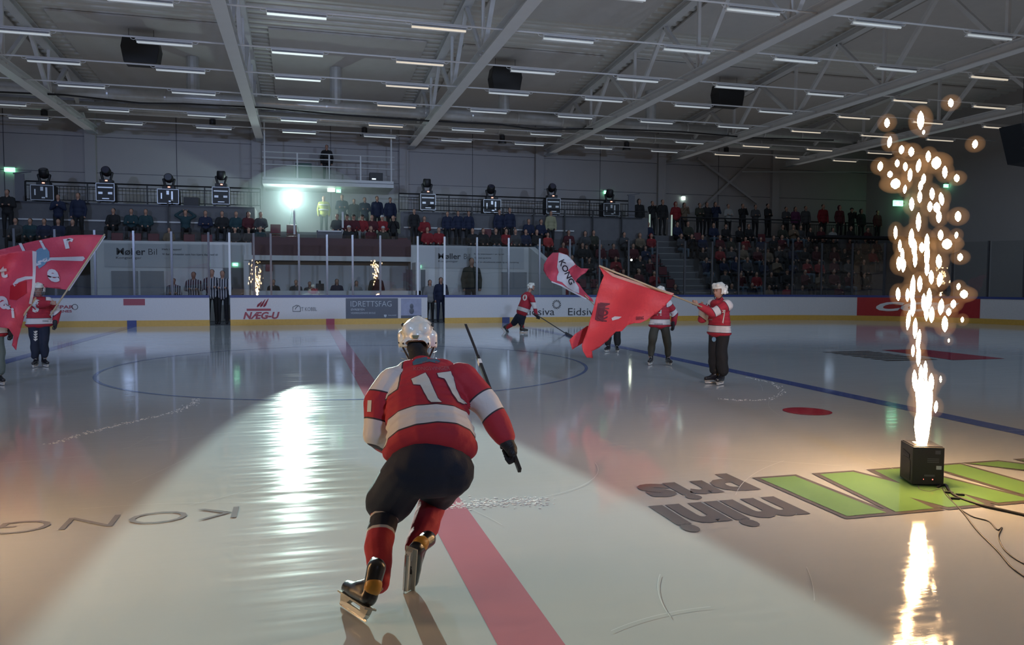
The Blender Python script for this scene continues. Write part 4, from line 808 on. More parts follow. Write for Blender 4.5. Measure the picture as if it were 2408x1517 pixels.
def machine(c, rz, lb, cat='spark machine'):
    t = thing('spark_machine', (0, 0, 0), lb, cat); w2 = .122; d2 = .135; h = .325
    q = MB(); q.box((-w2, -d2, .015), (w2, d2, h)); q.build('housing', M_BOXM, t, bevel=.006)
    q = MB(); q.box((-w2+.012, -d2+.012, h), (w2-.012, d2-.012, h+.006)); q.build('top_plate', M_DARKM, t); q = MB(); q.tube([(-.05, 0, h), (-.05, 0, h+.014)], .03, 16); q.build('nozzle', M_GALV, t)
    q = MB(); q.prism([(-w2-.004, -.07, .25), (-w2-.004, .07, .27), (-w2-.004, .07, .24), (-w2-.004, -.07, .22)], (.008, 0, 0)); q.build('carry_handle', M_BLACK, t)
    q = MB(); q.prism([(-w2-.003, -.09, .04), (-w2-.003, .09, .04), (-w2-.003, .09, .2), (-w2-.003, .06, .215), (-w2-.003, -.06, .215), (-w2-.003, -.09, .2)], (.006, 0, 0)); q.build('side_panel', M_BLACK, t)
    q = MB(); q.box((.06, -d2-.003, .145), (.10, -d2, .175)); q.build('label', M_LABEL, t)
    q = MB(); q.box((-.03, -d2-.002, .085), (.05, -d2, .1)); q.box((.05, -d2-.002, .27), (.09, -d2, .3)); [q.box((-.01, -d2-.002, .2+.014*i), (.08, -d2, .206+.014*i)) for i in range(3)]; q.build('printed_text', M_GREYTXT, t)
    q = MB(); q.ell((.035, -d2-.002, .062), .0045, nu=6, nv=4); q.ell((-.035, -d2-.002, .062), .003, nu=6, nv=4); q.build('indicator_light', M_LED, t)
    for a in (-1, 1):
        for b in (-1, 1): q = MB(); q.tube([(a*.09, b*.1, 0), (a*.09, b*.1, .018)], .014, 8); q.build('rubber_foot', M_BLACK, t)
    t.location = c; t.rotation_euler = (0, 0, rz); return t
mc = P(2184, 1128, Z=0); MROT = math.radians(-22)
machine(V((fb.x+.06, fb.y+.06, 0)), MROT, 'black cube-shaped spark machine standing on the green lettering at the right'); machine(V((-3.87, -10.16, 0)), .3, 'second black spark machine just outside the picture on the left')
def cable(px, r, lb, m=M_BLACK, z=None):
    pts = [P(x, y, Z=r) for x, y in px]; out = []
    for i in range(len(pts)-1):
        p0, p1, p2, p3 = pts[max(i-1, 0)], pts[i], pts[i+1], pts[min(i+2, len(pts)-1)]
        for k in range(8):
            s_ = k/8; out.append(.5*((2*p1)+(p2-p0)*s_+(2*p0-5*p1+4*p2-p3)*s_*s_+(3*p1-p0-3*p2+p3)*s_**3))
    out.append(pts[-1]); q = MB(); q.tube(out, r, 8); return tag(q.build('cable', m, origin=out[0], smooth=True), lb, 'cable')
cable([(2205, 1146), (2222, 1140), (2232, 1154), (2250, 1168), (2300, 1186), (2360, 1200), (2440, 1218)], .011, 'thick black power cable running from the spark machine out to the right edge')
cable([(2216, 1148), (2226, 1166), (2250, 1190), (2270, 1212), (2300, 1250), (2345, 1295), (2380, 1335), (2430, 1370)], .005, 'thin black cable snaking from the spark machine to the lower right corner, lower strand')
cable([(2222, 1150), (2240, 1180), (2262, 1200), (2290, 1216), (2325, 1226), (2345, 1246), (2356, 1241), (2348, 1262), (2360, 1290), (2390, 1316), (2430, 1336)], .0045, 'thin black cable with a kink lying on the ice, upper strand from the spark machine')
cable([(2214, 1136), (2180, 1131), (2162, 1138), (2162, 1150), (2185, 1156), (2212, 1150), (2228, 1152), (2238, 1160), (2248, 1166), (2240, 1176)], .0045, 'short loop of grey signal cable curled in front of the spark machine', M_GREYTXT)
for px, py in ((2222, 1158), (2248, 1163), (2236, 1172)): p = P(px, py, Z=.012); q = MB(); q.bar(p, p+V((.05, -.03, 0)), .018, .018); tag(q.build('cable_plug', M_BLACK, origin=p), 'small black cable connector lying on the ice beside the spark machine', 'connector', 'connectors beside the spark machine')
# ---------------------------------------------------------------- stage lights on flight cases
def flight_case(c, kind, lb):
    t = thing('flight_case', c, lb, 'flight case'); c = V(c)
    w2, h = (.41, .62) if kind == 'wide' else (.34, .74)
    q = MB(); q.box((c.x-w2, c.y-.3, c.z+.02), (c.x+w2, c.y+.3, c.z+h)); q.build('case_body', M_BLACK, t)
    q = MB(); y = c.y-.31; pts = [(c.x-w2, y, c.z+.03), (c.x+w2, y, c.z+.03), (c.x+w2, y, c.z+h), (c.x-w2, y, c.z+h), (c.x-w2, y, c.z+.03)]
    for a, b in zip(pts[:-1], pts[1:]): q.bar(a, b, .024, .024)
    q.build('aluminium_edge', M_ALU, t)
    if kind == 'wide': rects = [(-.28, .22, .05, .24), (.12, .14, .07, .4), (-.06, .4, .1, .16), (-.02, .1, .12, .05)]
    else: rects = [(-.28, .55, .56, .05), (-.26, .3, .16, .09), (.1, .3, .16, .09), (-.12, .1, .26, .04)]
    for x, z, ww, hh in rects: q = MB(); q.box((c.x+x, y-.01, c.z+z), (c.x+x+ww, y+.01, c.z+z+hh)); q.build('latch_plate', M_GALV, t)
    for s_ in (-1, 1): q = MB(); q.tube([(c.x+s_*(w2-.08), y+.02, c.z-.03), (c.x+s_*(w2-.08), y+.1, c.z-.03)], .05, 10); q.build('caster', M_BLACK, t)
    return t
def moving_head(c, tilt, lb, lens=False):
    t = thing('stage_light', c, lb, 'stage light'); c = V(c); t_ = t
    q = MB(); q.box((c.x-.24, c.y-.2, c.z), (c.x+.24, c.y+.2, c.z+.14)); q.build('base', M_BLACK, t, bevel=.015)
    q = MB(); q.box((c.x-.02, c.y-.215, c.z+.07), (c.x+.07, c.y-.205, c.z+.11)); q.build('display', mat('stage_light_display', (1, .3, .2), .5, emit=(1, .32, .22), es=3.5), t)
    for s_ in (-1, 1): q = MB(); q.cap((c.x+s_*.15, c.y, c.z+.17), .05, (c.x+s_*.21, c.y, c.z+.42), .055, 8); q.build('yoke_arm', M_BLACK, t, smooth=True)
    R_ = Matrix.Rotation(tilt, 3, 'X'); a = c+V((0, 0, .46)); q = MB(); up = R_ @ V((0, 0, 1))
    q.tube([a-up*.16, a-up*.12, a+up*.02, a+up*.20, a+up*.23], [.10, .15, .19, .175, .15], 16); q.build('lamp_head', M_BLACK, t, smooth=True)
    q = MB(); q.tube([a+up*.23, a+up*.236], .14, 16); q.build('lens', mat('stage_lens', (.05, .05, .08), .08, coat=1.0), t)
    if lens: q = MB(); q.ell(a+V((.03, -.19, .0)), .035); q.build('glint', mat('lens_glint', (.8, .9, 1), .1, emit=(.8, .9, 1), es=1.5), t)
    return t
order = ['at the far left', 'second from the left', 'third from the left', 'just left of the balcony', 'just right of the balcony', 'second right of the balcony', 'third right of the balcony', 'at the right end of the row']
for i, (px, kind, zc) in enumerate(((105, 'wide', 0), (252, 'tall', .18), (398, 'wide', 0), (521, 'tall', .16), (1004, 'tall', .1), (1154, 'wide', -.02), (1297, 'tall', .06), (1433, 'wide', -.05))):
    x = P(px, 460, Y=20.2).x; z = 4.78
    if kind == 'tall': z += .04
    flight_case((x, 20.2, z), kind, 'flight case with aluminium edges under the stage light '+order[i]); h = .62 if kind == 'wide' else .76
    moving_head((x, 20.2, z+h+.015), (.5, 1.2, 1.35, .25, .15, .7, 1.1, .4)[i], 'black moving-head stage light, '+order[i], lens=(i == 2))
c = P(2402, 338, X=24.0); t = thing('loudspeaker', c, 'large dark caged loudspeaker cluster hanging at the upper right edge', 'loudspeaker'); q = MB(); q.prism([(c.x-.5, c.y-.4, c.z+.62), (c.x+.7, c.y-.4, c.z+.75), (c.x+.95, c.y-.4, c.z-.75), (c.x-.05, c.y-.4, c.z-.68)], (0, .9, 0)); q.build('cabinet', M_DARKM, t); q = MB()
for k in range(5): q.box((c.x-.45+.02*k, c.y-.43, c.z-.5+.25*k), (c.x+.7, c.y-.41, c.z-.47+.25*k))
q.build('grille', M_BLACK, t)
for s_ in (0, .5): q = MB(); q.tube([c+V((s_, 0, .6)), V((c.x+s_, c.y, zr(c.y)-.13))], .01, 5); q.build('cable', M_DARKM, t)
q = MB(); a = P(438, 460, Y=20.5); q.box((a.x-.1, 20.4, 4.75), (a.x+.5, 20.8, 5.15)); tag(q.build('equipment_box', M_BLACK, origin=(a.x, 20.5, 4.75)), 'dark equipment box on the tier beside the third stage light', 'box')
# ---------------------------------------------------------------- follow spot and its operator's haze
t = thing('follow_spot', SPOT-V((0, 0, 1.5)), 'blazing white follow spot on a stand beneath the balcony', 'follow spot')
q = MB(); ax = (V((-0.34, -11.95, 0))-SPOT).normalized(); q.tube([SPOT-ax*1.0, SPOT-ax*.95, SPOT-ax*.1, SPOT+ax*.20], [.1, .15, .16, .18], 20, cap=True); q.build('lamp_housing', M_BLACK, t, smooth=True)
q = MB(); q.tube([SPOT+ax*.205, SPOT+ax*.21], .155, 24); q.build('lens', mat('spot_lens_glow', (1, 1, 1), .3, emit=(.88, 1, .95), es=160), t)
q = MB(); q.tube([SPOT-V((0, 0, .15)), SPOT-V((0, 0, .75))], .03, 8); q.build('pole', M_DARKM, t)
q = MB()
for k in range(3): an = 2.1*k+.3; q.tube([SPOT-V((0, 0, .55)), SPOT+V((.3*math.cos(an), .3*math.sin(an), -1.635))], .02, 6)
q.build('tripod', M_DARKM, t)
# theatrical haze drifting around the lamp
hz = bpy.data.materials.new('haze'); hz.use_nodes = True; nt = hz.node_tree; nt.nodes.clear(); o_ = nt.nodes.new('ShaderNodeOutputMaterial'); vs_ = nt.nodes.new('ShaderNodeVolumeScatter'); vs_.inputs['Color'].default_value = (.75, .95, .95, 1); vs_.inputs['Density'].default_value = 0.15; vs_.inputs['Anisotropy'].default_value = 0.35
nt.links.new(vs_.outputs[0], o_.inputs['Volume'])
c = P(690, 500, Y=20.3); q = MB(); q.ell((c.x+.5, 20.0, 4.9), (2.9, 1.9, 1.75), nu=24, nv=14); tag(q.build('haze_cloud', hz, origin=(c.x, 20.0, 4.9)), 'pale teal haze glowing around the follow spot under the balcony', 'haze', kind='stuff')
# added point lamp makes the haze round the spot glow, imitating lens glare
lamp('haze_glow_fill', 'POINT', SPOT+ax*.34, SPOT+ax, 260, (0.70, 1.0, 0.95), shadow_soft_size=.10)
# ---------------------------------------------------------------- the number 11 skater in the foreground
def Q(x, y, d): return P(x, y, d=d)
AW = FW.copy(); UPW = V((0, 0, 1))
g0 = P(846, 1450, Z=0); sk = thing('person', (g0.x+.15, g0.y+.25, 0), 'hockey player with number 11 on the back of a red and white jersey, skating away', 'person')
hd = Q(984, 800, 4.92); hM = frame_mat(hd, AW+V((0, 0, -.18)), UPW+AW*.22)
body = Body(); head_prims(body, hM, 1.0, 0, 1)
pel = Q(1006, 1085, 4.24); ch = Q(1003, 930, 4.60); nb = Q(990, 862, 4.78)
shL, shR = Q(920, 892, 4.66), Q(1096, 890, 4.64); elL, elR = Q(888, 1015, 4.56), Q(1150, 955, 4.58); wrL, wrR = Q(930, 1045, 4.95), Q(1188, 1030, 4.50)
kL, kR = Q(910, 1196, 4.44), Q(1028, 1172, 4.62); aL, aR = Q(893, 1378, 3.96), Q(974, 1288, 4.26)
body.c(0, nb, .058, hd-hM.to_3x3() @ V((0, .01, .07)), .056).e(0, ch, (.15, .11, .16)).c(0, ch, .12, pel+UPW*.02, .09).c(0, shL, .06, ch, .08).c(0, shR, .06, ch, .08)
for a, b, c_ in ((shL, elL, wrL), (shR, elR, wrR)): body.c(0, a, .055, b, .042).c(0, b, .042, c_, .030)
for a, b, c_ in ((Q(968, 1100, 4.26), kL, aL), (Q(1050, 1098, 4.30), kR, aR)): body.c(0, a, .07, b, .05).c(0, b, .05, c_, .035)
link_mesh('body', body.mesh(.014, 2), [M_SKIN, M_HAIR], sk)
# hair and dark collar at the nape
hb = Body(); hb.e(0, hd+hM.to_3x3() @ V((0, -.055, -.055)), (.068, .05, .06), hM.to_3x3()).c(0, hd+hM.to_3x3() @ V((0, -.05, -.08)), .058, nb+V((0, 0, .02)), .066)
link_mesh('neck_guard', hb.mesh(.010, 2), M_BLKF, sk)
helmet(sk, hd+V((0, 0, .012)), AW+V((0, 0, -.18)), UPW+AW*.22, 1.02, vox=.006)
# jersey
hemc = Q(1010, 1052, 4.33); tax = (Q(1000, 890, 4.68)-hemc).normalized()
jb = Body(); Rt = frame_mat(V((0, 0, 0)), -tax.cross(RT), tax).to_3x3()
torso = [(0, .262, .185), (.10, .258, .185), (.22, .25, .18), (.34, .245, .175), (.44, .225, .165), (.52, .17, .14)]
for k in range(len(torso)-1):
    for f_ in (0, .5):
        u_ = torso[k][0]*(1-f_)+torso[k+1][0]*f_; w_ = torso[k][1]*(1-f_)+torso[k+1][1]*f_; t_ = torso[k][2]*(1-f_)+torso[k+1][2]*f_; cc = hemc.lerp(Q(1001, 880, 4.72), u_/.55); jb.e(0, cc, (w_, t_, .09), Rt)
jb.c(0, Q(955, 880, 4.70), .085, Q(1040, 878, 4.70), .085).e(0, nb+V((0, 0, -.01)), (.088, .088, .05), Rt)
jb.c(1, Q(925, 900, 4.66), .108, Q(893, 950, 4.60), .098).c(1, Q(893, 950, 4.60), .098, Q(890, 1020, 4.56), .088).c(1, Q(890, 1020, 4.56), .085, Q(918, 1052, 4.85), .062)
jb.c(2, Q(1088, 896, 4.64), .110, Q(1142, 950, 4.58), .084).c(2, Q(1142, 950, 4.58), .082, Q(1186, 1028, 4.50), .064)
# flared hem
jb.c(0, Q(925, 1062, 4.36), .07, Q(955, 1045, 4.30), .07).c(0, Q(1095, 1055, 4.38), .07, Q(1055, 1040, 4.30), .07)
me = voxelize(jb.mb(14), .009, 3, .011, 7.0)
def armc(p, a, b): d_ = b-a; return (p-a).dot(d_)/d_.length
sLa, sLb, sRa, sRb = Q(925, 900, 4.66), Q(890, 1020, 4.56), Q(1088, 896, 4.64), Q(1186, 1028, 4.50)
def FJ(p, tg):
    u = (p-hemc).dot(tax)
    if tg == 1: s_ = armc(p, sLa, sLb); return max(band(s_, .255, .39), .012-s_ if s_ < .1 else -1, band(s_, -.3, .085))
    if tg == 2: s_ = armc(p, sRa, sRb); return band(s_, .155, .285)
    side = (p-hemc).dot(RT); F = band(u, .035, .165)
    if u > .30: F = max(F, min(u-.34, abs(side)-(.20 if side < 0 else .245)))
    return F
set_F(me, FJ, jb); jersey = link_mesh('jersey', me, M_JER, sk)
# dark opening under the hem and padded pants
pb = Body(); pb.e(0, Q(1008, 1085, 4.30), (.222, .165, .15)).e(0, Q(1008, 1120, 4.30), (.222, .155, .12))
pb.c(0, Q(960, 1114, 4.28), .140, Q(917, 1174, 4.43), .140).c(0, Q(1060, 1108, 4.32), .138, Q(1030, 1156, 4.60), .112).c(0, Q(917, 1174, 4.43), .138, Q(914, 1188, 4.45), .118)
link_mesh('padded_pants', voxelize(pb.mb(14), .010, 3, .008, 8), M_NAVY, sk)
# socks
for nm, k_, c_, a_, r3, bnd in (('sock', Q(907, 1200, 4.42), Q(890, 1285, 4.16), Q(892, 1372, 3.98), (.082, .078, .056), (.10, .20)), ('sock', Q(1016, 1186, 4.60), Q(1000, 1238, 4.44), Q(975, 1290, 4.27), (.085, .080, .055), (-.5, -.10))):
    sb = Body(); sb.c(0, k_, r3[0], c_, r3[1]).c(0, c_, r3[1], a_, r3[2]); me = sb.mesh(.009, 2, .003, 20); ax_ = (a_-k_).normalized()
    set_F(me, lambda p, g, k_=k_, ax_=ax_, b_=bnd: band((p-k_).dot(ax_)+.1*abs((p-k_).dot(RT)), b_[0], b_[1])*.45); link_mesh(nm, me, M_SOCK, sk)
# skates: the pushing skate stands on its inner edge, the other is lifted with its sole turned back
bt, bh = P(800, 1425, Z=0), P(860, 1466, Z=0); mid = (bt+bh)/2
skate(sk, mid+V((0, 0, .002)), bt-bh, UPW*.87+RT*.50, 1.02, M_GOLD)
fdir = V((0, 0, -1))*.90+AW*.34-RT*.10; skate(sk, Q(951, 1352, 4.06), fdir, AW*.80+UPW*.42+RT*.38, 1.0, M_GOLD)
# gloves and stick
s0, s1 = Q(1208, 1068, 4.46), Q(1123, 838, 5.28); sdir = (s1-s0).normalized()
glove(sk, Q(1188, 1034, 4.50), Q(1202, 1056, 4.47), -RT, sdir, 1.0)
glove(sk, wrL, wrL+(RT*.6+AW*.4-UPW*.4)*.09, AW, RT, 1.1)
stick = thing('hockey_stick', s0-sdir*.12, 'black hockey stick held up in the right glove of the number 11 skater, blade raised', 'hockey stick')
q = MB(); q.bar(s0-sdir*.14, s1, .020, .030); q.build('shaft', M_BLACK, stick, bevel=.003)
q = MB(); q.bar(s0.lerp(s1, .90), s0.lerp(s1, .95), .0215, .0315); q.build('shaft_label', M_HOLD, stick)
bl_ = [(1123, 838, 5.28), (1116, 818, 5.31), (1107, 795, 5.34), (1099, 775, 5.36), (1094, 762, 5.37)]; q = MB(); pv = [Q(*b) for b in bl_]; wd = [.035, .05, .062, .058, .03]
for i in range(4):
    a, b = pv[i], pv[i+1]; q.add([a-AW*wd[i]*.5-RT*.006, a+AW*wd[i]*.5-RT*.006, b+AW*wd[i+1]*.5-RT*.006, b-AW*wd[i+1]*.5-RT*.006, a-AW*wd[i]*.5+RT*.010, a+AW*wd[i]*.5+RT*.010, b+AW*wd[i+1]*.5+RT*.010, b-AW*wd[i+1]*.5+RT*.010], [(0, 1, 2, 3), (4, 7, 6, 5), (0, 4, 5, 1), (3, 2, 6, 7), (1, 5, 6, 2), (0, 3, 7, 4)])
q.build('stick_blade', M_BLKF, stick)
# prints on the jersey
tree = bvh_of([jersey]); M_NUM = mat('number_cloth', (.62, .60, .54), .7); M_NUME = mat('number_edge', (.12, .02, .04), .8)
G1 = [(967.8, 892), (1000.7, 877.6), (1009, 891), (1020, 917), (1028.8, 937), (1038.5, 947), (1014, 947), (1006.8, 940), (997, 922), (988.5, 905.6), (972.7, 904.4)]
G2 = [(1027.6, 878.8), (1059, 874), (1065, 886), (1071.5, 915), (1082.4, 937), (1097, 949.5), (1090, 950.7), (1076, 944.6), (1063, 925), (1050.7, 900.7), (1044.6, 891), (1031, 887)]
def grow(poly, k):
    n = len(poly); o_ = []
    for i in range(n):
        a, b, c_ = poly[i-1], poly[i], poly[(i+1) % n]; d1 = V((b[0]-a[0], b[1]-a[1])).normalized(); d2 = V((c_[0]-b[0], c_[1]-b[1])).normalized(); nn = V((d1.y+d2.y, -(d1.x+d2.x))); nn = nn.normalized() if nn.length > .1 else V((0, 0)); o_.append((b[0]+nn.x*k, b[1]+nn.y*k))
    return o_
for G in (G1, G2): decal_poly('back_number_edge', grow(G, 2.2), tree, M_NUME, jersey, 5, .003); decal_poly('back_number', G, tree, M_NUM, jersey, 5, .006)
decal_poly('shoulder_print', [(970, 852), (978, 845), (1000, 840), (1022, 842), (1036, 850), (1028, 855), (1010, 851), (990, 856), (972, 860)], tree, mat('teal_print', (.05, .13, .19), .7), jersey, 5)
decal_text('name_print', 'KONGSVINGER', tree, mat('dull_pink_print', (.38, .12, .13), .8), jersey, (1015, 867), (1, -.02), (-.1, -1), 8, 84, .0)
decal_text('sleeve_number', '1', tree, M_NUM, jersey, (869, 955), (1, 0), (.05, -1), 27, 9, .0)
# ---------------------------------------------------------------- children with flags and the number 10 player
M_OLIVE = mat('olive_trousers', (.05, .05, .038), .85, bump=.2); M_JEANS = mat('light_jeans', (.12, .17, .17), .8, bump=.2)
def kid(pos, look, H, label, trousers, hands, lean=(0, 0), stance=.10, cage=False, glove_m=None, torso_w=.20, tilt=0.0, bell=.0, shoe_trim=None, turn=None):
    """pos on the ice, look = facing direction (x, y), H = height on skates, hands = two world points the hands hold (or None)"""
    s = H/1.62; pos = V(pos); f = V((look[0], look[1], 0)).normalized(); r = V((f.y, -f.x, 0)); t = thing('person', pos, label, 'person')
    def L(x, y, z): return pos+r*x*s+f*y*s+V((0, 0, z*s))
    hdp = L(lean[0], .02+lean[1], 1.47); hf = V((turn[0], turn[1], 0)).normalized() if turn else f
    hM = frame_mat(hdp, hf+V((0, 0, -.1+tilt)), UPW); b = Body(); head_prims(b, hM, .95*s, 0, 1)
    nk = L(lean[0]*.8, lean[1]*.8, 1.32); ch = L(lean[0]*.6, lean[1]*.6, 1.12); pv = L(0, 0, .85)
    b.c(0, nk, .05*s, hdp-V((0, 0, .06*s)), .048*s).c(0, ch, .10*s, pv, .10*s)
    sh = [L(-.16+lean[0]*.7, lean[1]*.7, 1.25), L(.16+lean[0]*.7, lean[1]*.7, 1.25)]; arms = []
    for i, h in enumerate(hands):
        if h is None: h = L((-.26, .26)[i], .04, .80)
        h = V(h); d_ = h-sh[i]; ln = d_.length; l1 = .27*s; reach = l1*2
        if ln > reach*.99: h = sh[i]+d_.normalized()*reach*.99; d_ = h-sh[i]; ln = d_.length
        bend = math.sqrt(max(0, l1*l1-(ln/2)**2)); pd = (V((0, 0, -1))+r*(-.5, .5)[i]-f*.2); pd = (pd-d_.normalized()*pd.dot(d_.normalized())).normalized(); e = sh[i]+d_*.5+pd*bend
        arms.append((sh[i], e, h)); b.c(0, sh[i], .045*s, e, .035*s).c(0, e, .035*s, h, .026*s)
    for sx in (-1, 1): b.c(0, L(sx*.08, 0, .82), .075*s, L(sx*stance*1.0, .03, .45), .055*s).c(0, L(sx*stance, .03, .45), .05*s, L(sx*stance*1.15, -.02, .16), .035*s)
    bo = link_mesh('body', b.mesh(.014, 2), [M_SKIN, M_HAIR], t)
    helmet(t, hdp+V((0, 0, .01)), hf+V((0, 0, -.1+tilt)), UPW, .98*s, cage=cage, vox=.008); face_parts(t, hM, .95*s)
    # jersey
    jb = Body(); lowz = .74
    for k in range(9): u = k/8; w_ = (torso_w+.02)*(1-u)+.175*u+(.015 if k == 0 else 0); jb.e(0, L(lean[0]*.6*u, lean[1]*.6*u, lowz+.07+(1.20-lowz)*u), (w_*s, (.135-.01*u)*s, .075*s), frame_mat(V((0, 0, 0)), f, UPW).to_3x3())
    jb.c(0, sh[0], .085*s, sh[1], .085*s).c(0, nk, .062*s, nk+V((0, 0, .02*s)), .060*s)
    for i, (a, e, h) in enumerate(arms): jb.c(1+i, a, .085*s, e, .075*s).c(1+i, e, .072*s, e.lerp(h, .82), .052*s)
    me = voxelize(jb.mb(), .011, 2, .008, 9)
    z0 = pos.z+lowz*s
    def FJ(p, tg):
        if tg: a, e, h = arms[tg-1]; d2 = e-a; s_ = (p-a).dot(d2)/d2.length/max(.05, d2.length); return max(band(s_, .62, .98)*.25, band(s_, -1, .12)*.25)
        u = (p.z-z0)/s; return max(band(u, .085, .19), min(u-.44, abs((p-pos).dot(r))/s-.12))
    set_F(me, FJ, jb); je = link_mesh('jersey', me, M_JER, t)
    # trousers
    tb = Body(); tb.e(0, L(0, 0, .84), (.15*s, .115*s, .12*s), frame_mat(V((0, 0, 0)), f, UPW).to_3x3())
    for sx in (-1, 1): tb.c(0, L(sx*.085, 0, .80), .098*s, L(sx*stance, .02, .45), (.082+bell*.4)*s).c(0, L(sx*stance, .02, .45), (.082+bell*.4)*s, L(sx*stance*1.1, -.01, .22), (.066+bell)*s)
    tr = link_mesh('trousers', voxelize(tb.mb(), .011, 2, .010, 10), trousers, t)
    for sx in (-1, 1): fdir = f+r*sx*.35; skate(t, L(sx*stance*1.15, .05, .0), fdir, UPW, .92*s, shoe_trim, vox=.011)
    for i, (a, e, h) in enumerate(arms):
        if hands[i] is not None:
            d_ = (h-e).normalized(); hx = Body(); hx.c(0, h-d_*.03, .026*s, h+d_*.03*s, .03*s)
            for k in range(4): q0 = h+d_*.03*s+V((0, 0, (.03-.02*k)*s)); hx.c(0, q0, .010*s, q0+d_*.035*s, .010*s).c(0, q0+d_*.035*s, .010*s, q0+d_*.03*s-r*(-1, 1)[i]*.03*s, .009*s)
            hx.c(0, h+V((0, 0, .02*s)), .011*s, h+d_*.02*s+V((0, 0, .05*s)), .010*s); link_mesh('hand', hx.mesh(.006, 1), glove_m or M_SKIN, t)
        else: glove(t, h, h+V((0, 0, -.06*s)), -r*(-1, 1)[i], f, .8*s, vox=.011)
    return t, je, tr, dict(s=s, L=L, r=r, f=f)
M_FLAG = mat('flag_red', (.62, .05, .065), .6, var=.06, bump=.25, bscale=25); M_FLAGW = mat('flag_white', (.62, .62, .66), .6, bump=.25, bscale=25); M_FLAGP = mat('flag_pinkish_red', (.60, .065, .11), .6, var=.05, bump=.25, bscale=25); M_FLAGK = mat('flag_dark_print', (.03, .02, .03), .7); M_FLAGB = mat('flag_blue_print', (.16, .30, .42), .7); M_FLAGD = mat('flag_maroon_print', (.12, .02, .035), .7)
def flag(poly, df, mats, label, patches, pole, pr=.014, step=7):
    """cloth outline seen from the ice; df gives the depth of each point of the rippling cloth"""
    a, b = P(pole[0][0], pole[0][1], d=pole[0][2]), P(pole[1][0], pole[1][1], d=pole[1][2]); t = thing('flag', a, label, 'flag')
    vs, fs = tess(poly, step); q = MB(); q.add([P(x, y, d=df(x, y)) for x, y in vs], fs); cl = q.build('cloth', mats, t, smooth=True); md = cl.modifiers.new('thick', 'SOLIDIFY'); md.thickness = .004; md.offset = 0
    for nm, m, pp in patches:
        if nm == 'text':
            body, o_, ex, ey, h, wd, bold = pp; tv, tf = text_mesh(body, 1, bold, 1, res=3); x0 = min(v.x for v in tv); x1 = max(v.x for v in tv); y0 = min(v.y for v in tv); y1 = max(v.y for v in tv)
            v2 = [(o_[0]+ex[0]*((v.x-x0)/(x1-x0)-.5)*wd+ey[0]*((v.y-y0)/(y1-y0)-.5)*h, o_[1]+ex[1]*((v.x-x0)/(x1-x0)-.5)*wd+ey[1]*((v.y-y0)/(y1-y0)-.5)*h) for v in tv]; f2 = tf; nm2 = 'printed_lettering'; lf = .024
        else: v2, f2 = tess(pp, step); nm2 = nm; lf = .012
        q = MB(); q.add([P(x, y, d=df(x, y)-lf) for x, y in v2], f2); q.build(nm2, m, t, smooth=True)
    q = MB(); q.tube([a, b], pr, 8); q.build('pole', M_WOOD, t, smooth=True); return t
# right-hand child with the big red flag
hR = P(1632, 716, d=12.25); pa = (1668, 729, 12.36); pb_ = (1409, 625, 11.55)
t, je, tr, K = kid((5.5, -4.2, 0), (-.93, -.30), 1.66, 'child in white helmet and red jersey facing left, holding the large red flag', M_BLKF, (P(1640, 716, d=12.35), P(1650, 722, d=12.45)), stance=.075, bell=.02, shoe_trim=mat('tan_laces', (.22, .13, .04), .7))
tree = bvh_of([je]); decal_text('back_number', '7', tree, M_NUM, je, (1702, 745), (1, 0), (0, -1), 32, 8, .03); decal_text('shoulder_number', '7', tree, M_NUM, je, (1664, 716), (1, .2), (0, -1), 8, 7, .03); decal_text('sleeve_text', 'hummel', tree, M_NUM, je, (1669, 751), (1, 0), (0, -1), 4, 12, 0)
tree = bvh_of([tr]); decal_poly('crest_print', [(1679+5*math.cos(a), 798+6*math.sin(a)) for a in [i*.6283 for i in range(10)]], tree, M_FLAGB, tr, 4)
import math as _m
def dfR(x, y): return 11.55+(x-1409)/(1585-1409)*.55+.07*_m.sin(x*.045+y*.03)+.05*_m.sin(x*.02-y*.055)+.0006*(y-640)
RF = [(1408, 625), (1445, 645), (1500, 664), (1545, 678), (1585, 690), (1577, 705), (1560, 722), (1545, 735), (1522, 752), (1505, 760), (1492, 760), (1475, 765), (1462, 779), (1448, 780), (1430, 800), (1408, 818), (1392, 826), (1394, 842), (1380, 841), (1371, 826), (1368, 812), (1380, 780), (1392, 738), (1402, 700), (1412, 668), (1420, 648)]
flag(RF, dfR, M_FLAG, 'large bright red flag spread below its pole, held by the child on the right', [('text', M_FLAGD, ('KON', (1419, 734), (.18, -.98), (-1, -.1), 24, 44, .03)), ('print_block', M_FLAGD, [(1406, 713), (1424, 716), (1418, 757), (1399, 752)]), ('crest', M_FLAGW, [(1438, 748), (1446, 744), (1462, 745), (1455, 750), (1440, 754)]), ('text', M_FLAGD, ('SIKRING', (1505, 748), (1, -.05), (0, -1), 8, 18, .02)), ('sleeve_edge', mat('flag_sheath', (.60, .34, .28), .6), [(1408, 625), (1445, 645), (1500, 664), (1585, 690), (1580, 694), (1500, 670), (1440, 650)])], (pa, pb_))
def dfR2(x, y): return 11.82+.05*_m.sin(x*.07+y*.03)
vs, fs = tess([(1382, 766), (1392, 770), (1386, 790), (1372, 806), (1346, 822), (1339, 800), (1352, 786)], 6); q = MB(); q.add([P(x, y, d=dfR2(x, y)) for x, y in vs], fs); fo = [o for o in SC.objects if o.name.startswith('flag') and o.get('label', '').startswith('large bright red')][0]; cl = q.build('folded_corner', M_FLAG, fo, smooth=True); md = cl.modifiers.new('thick', 'SOLIDIFY'); md.thickness = .004
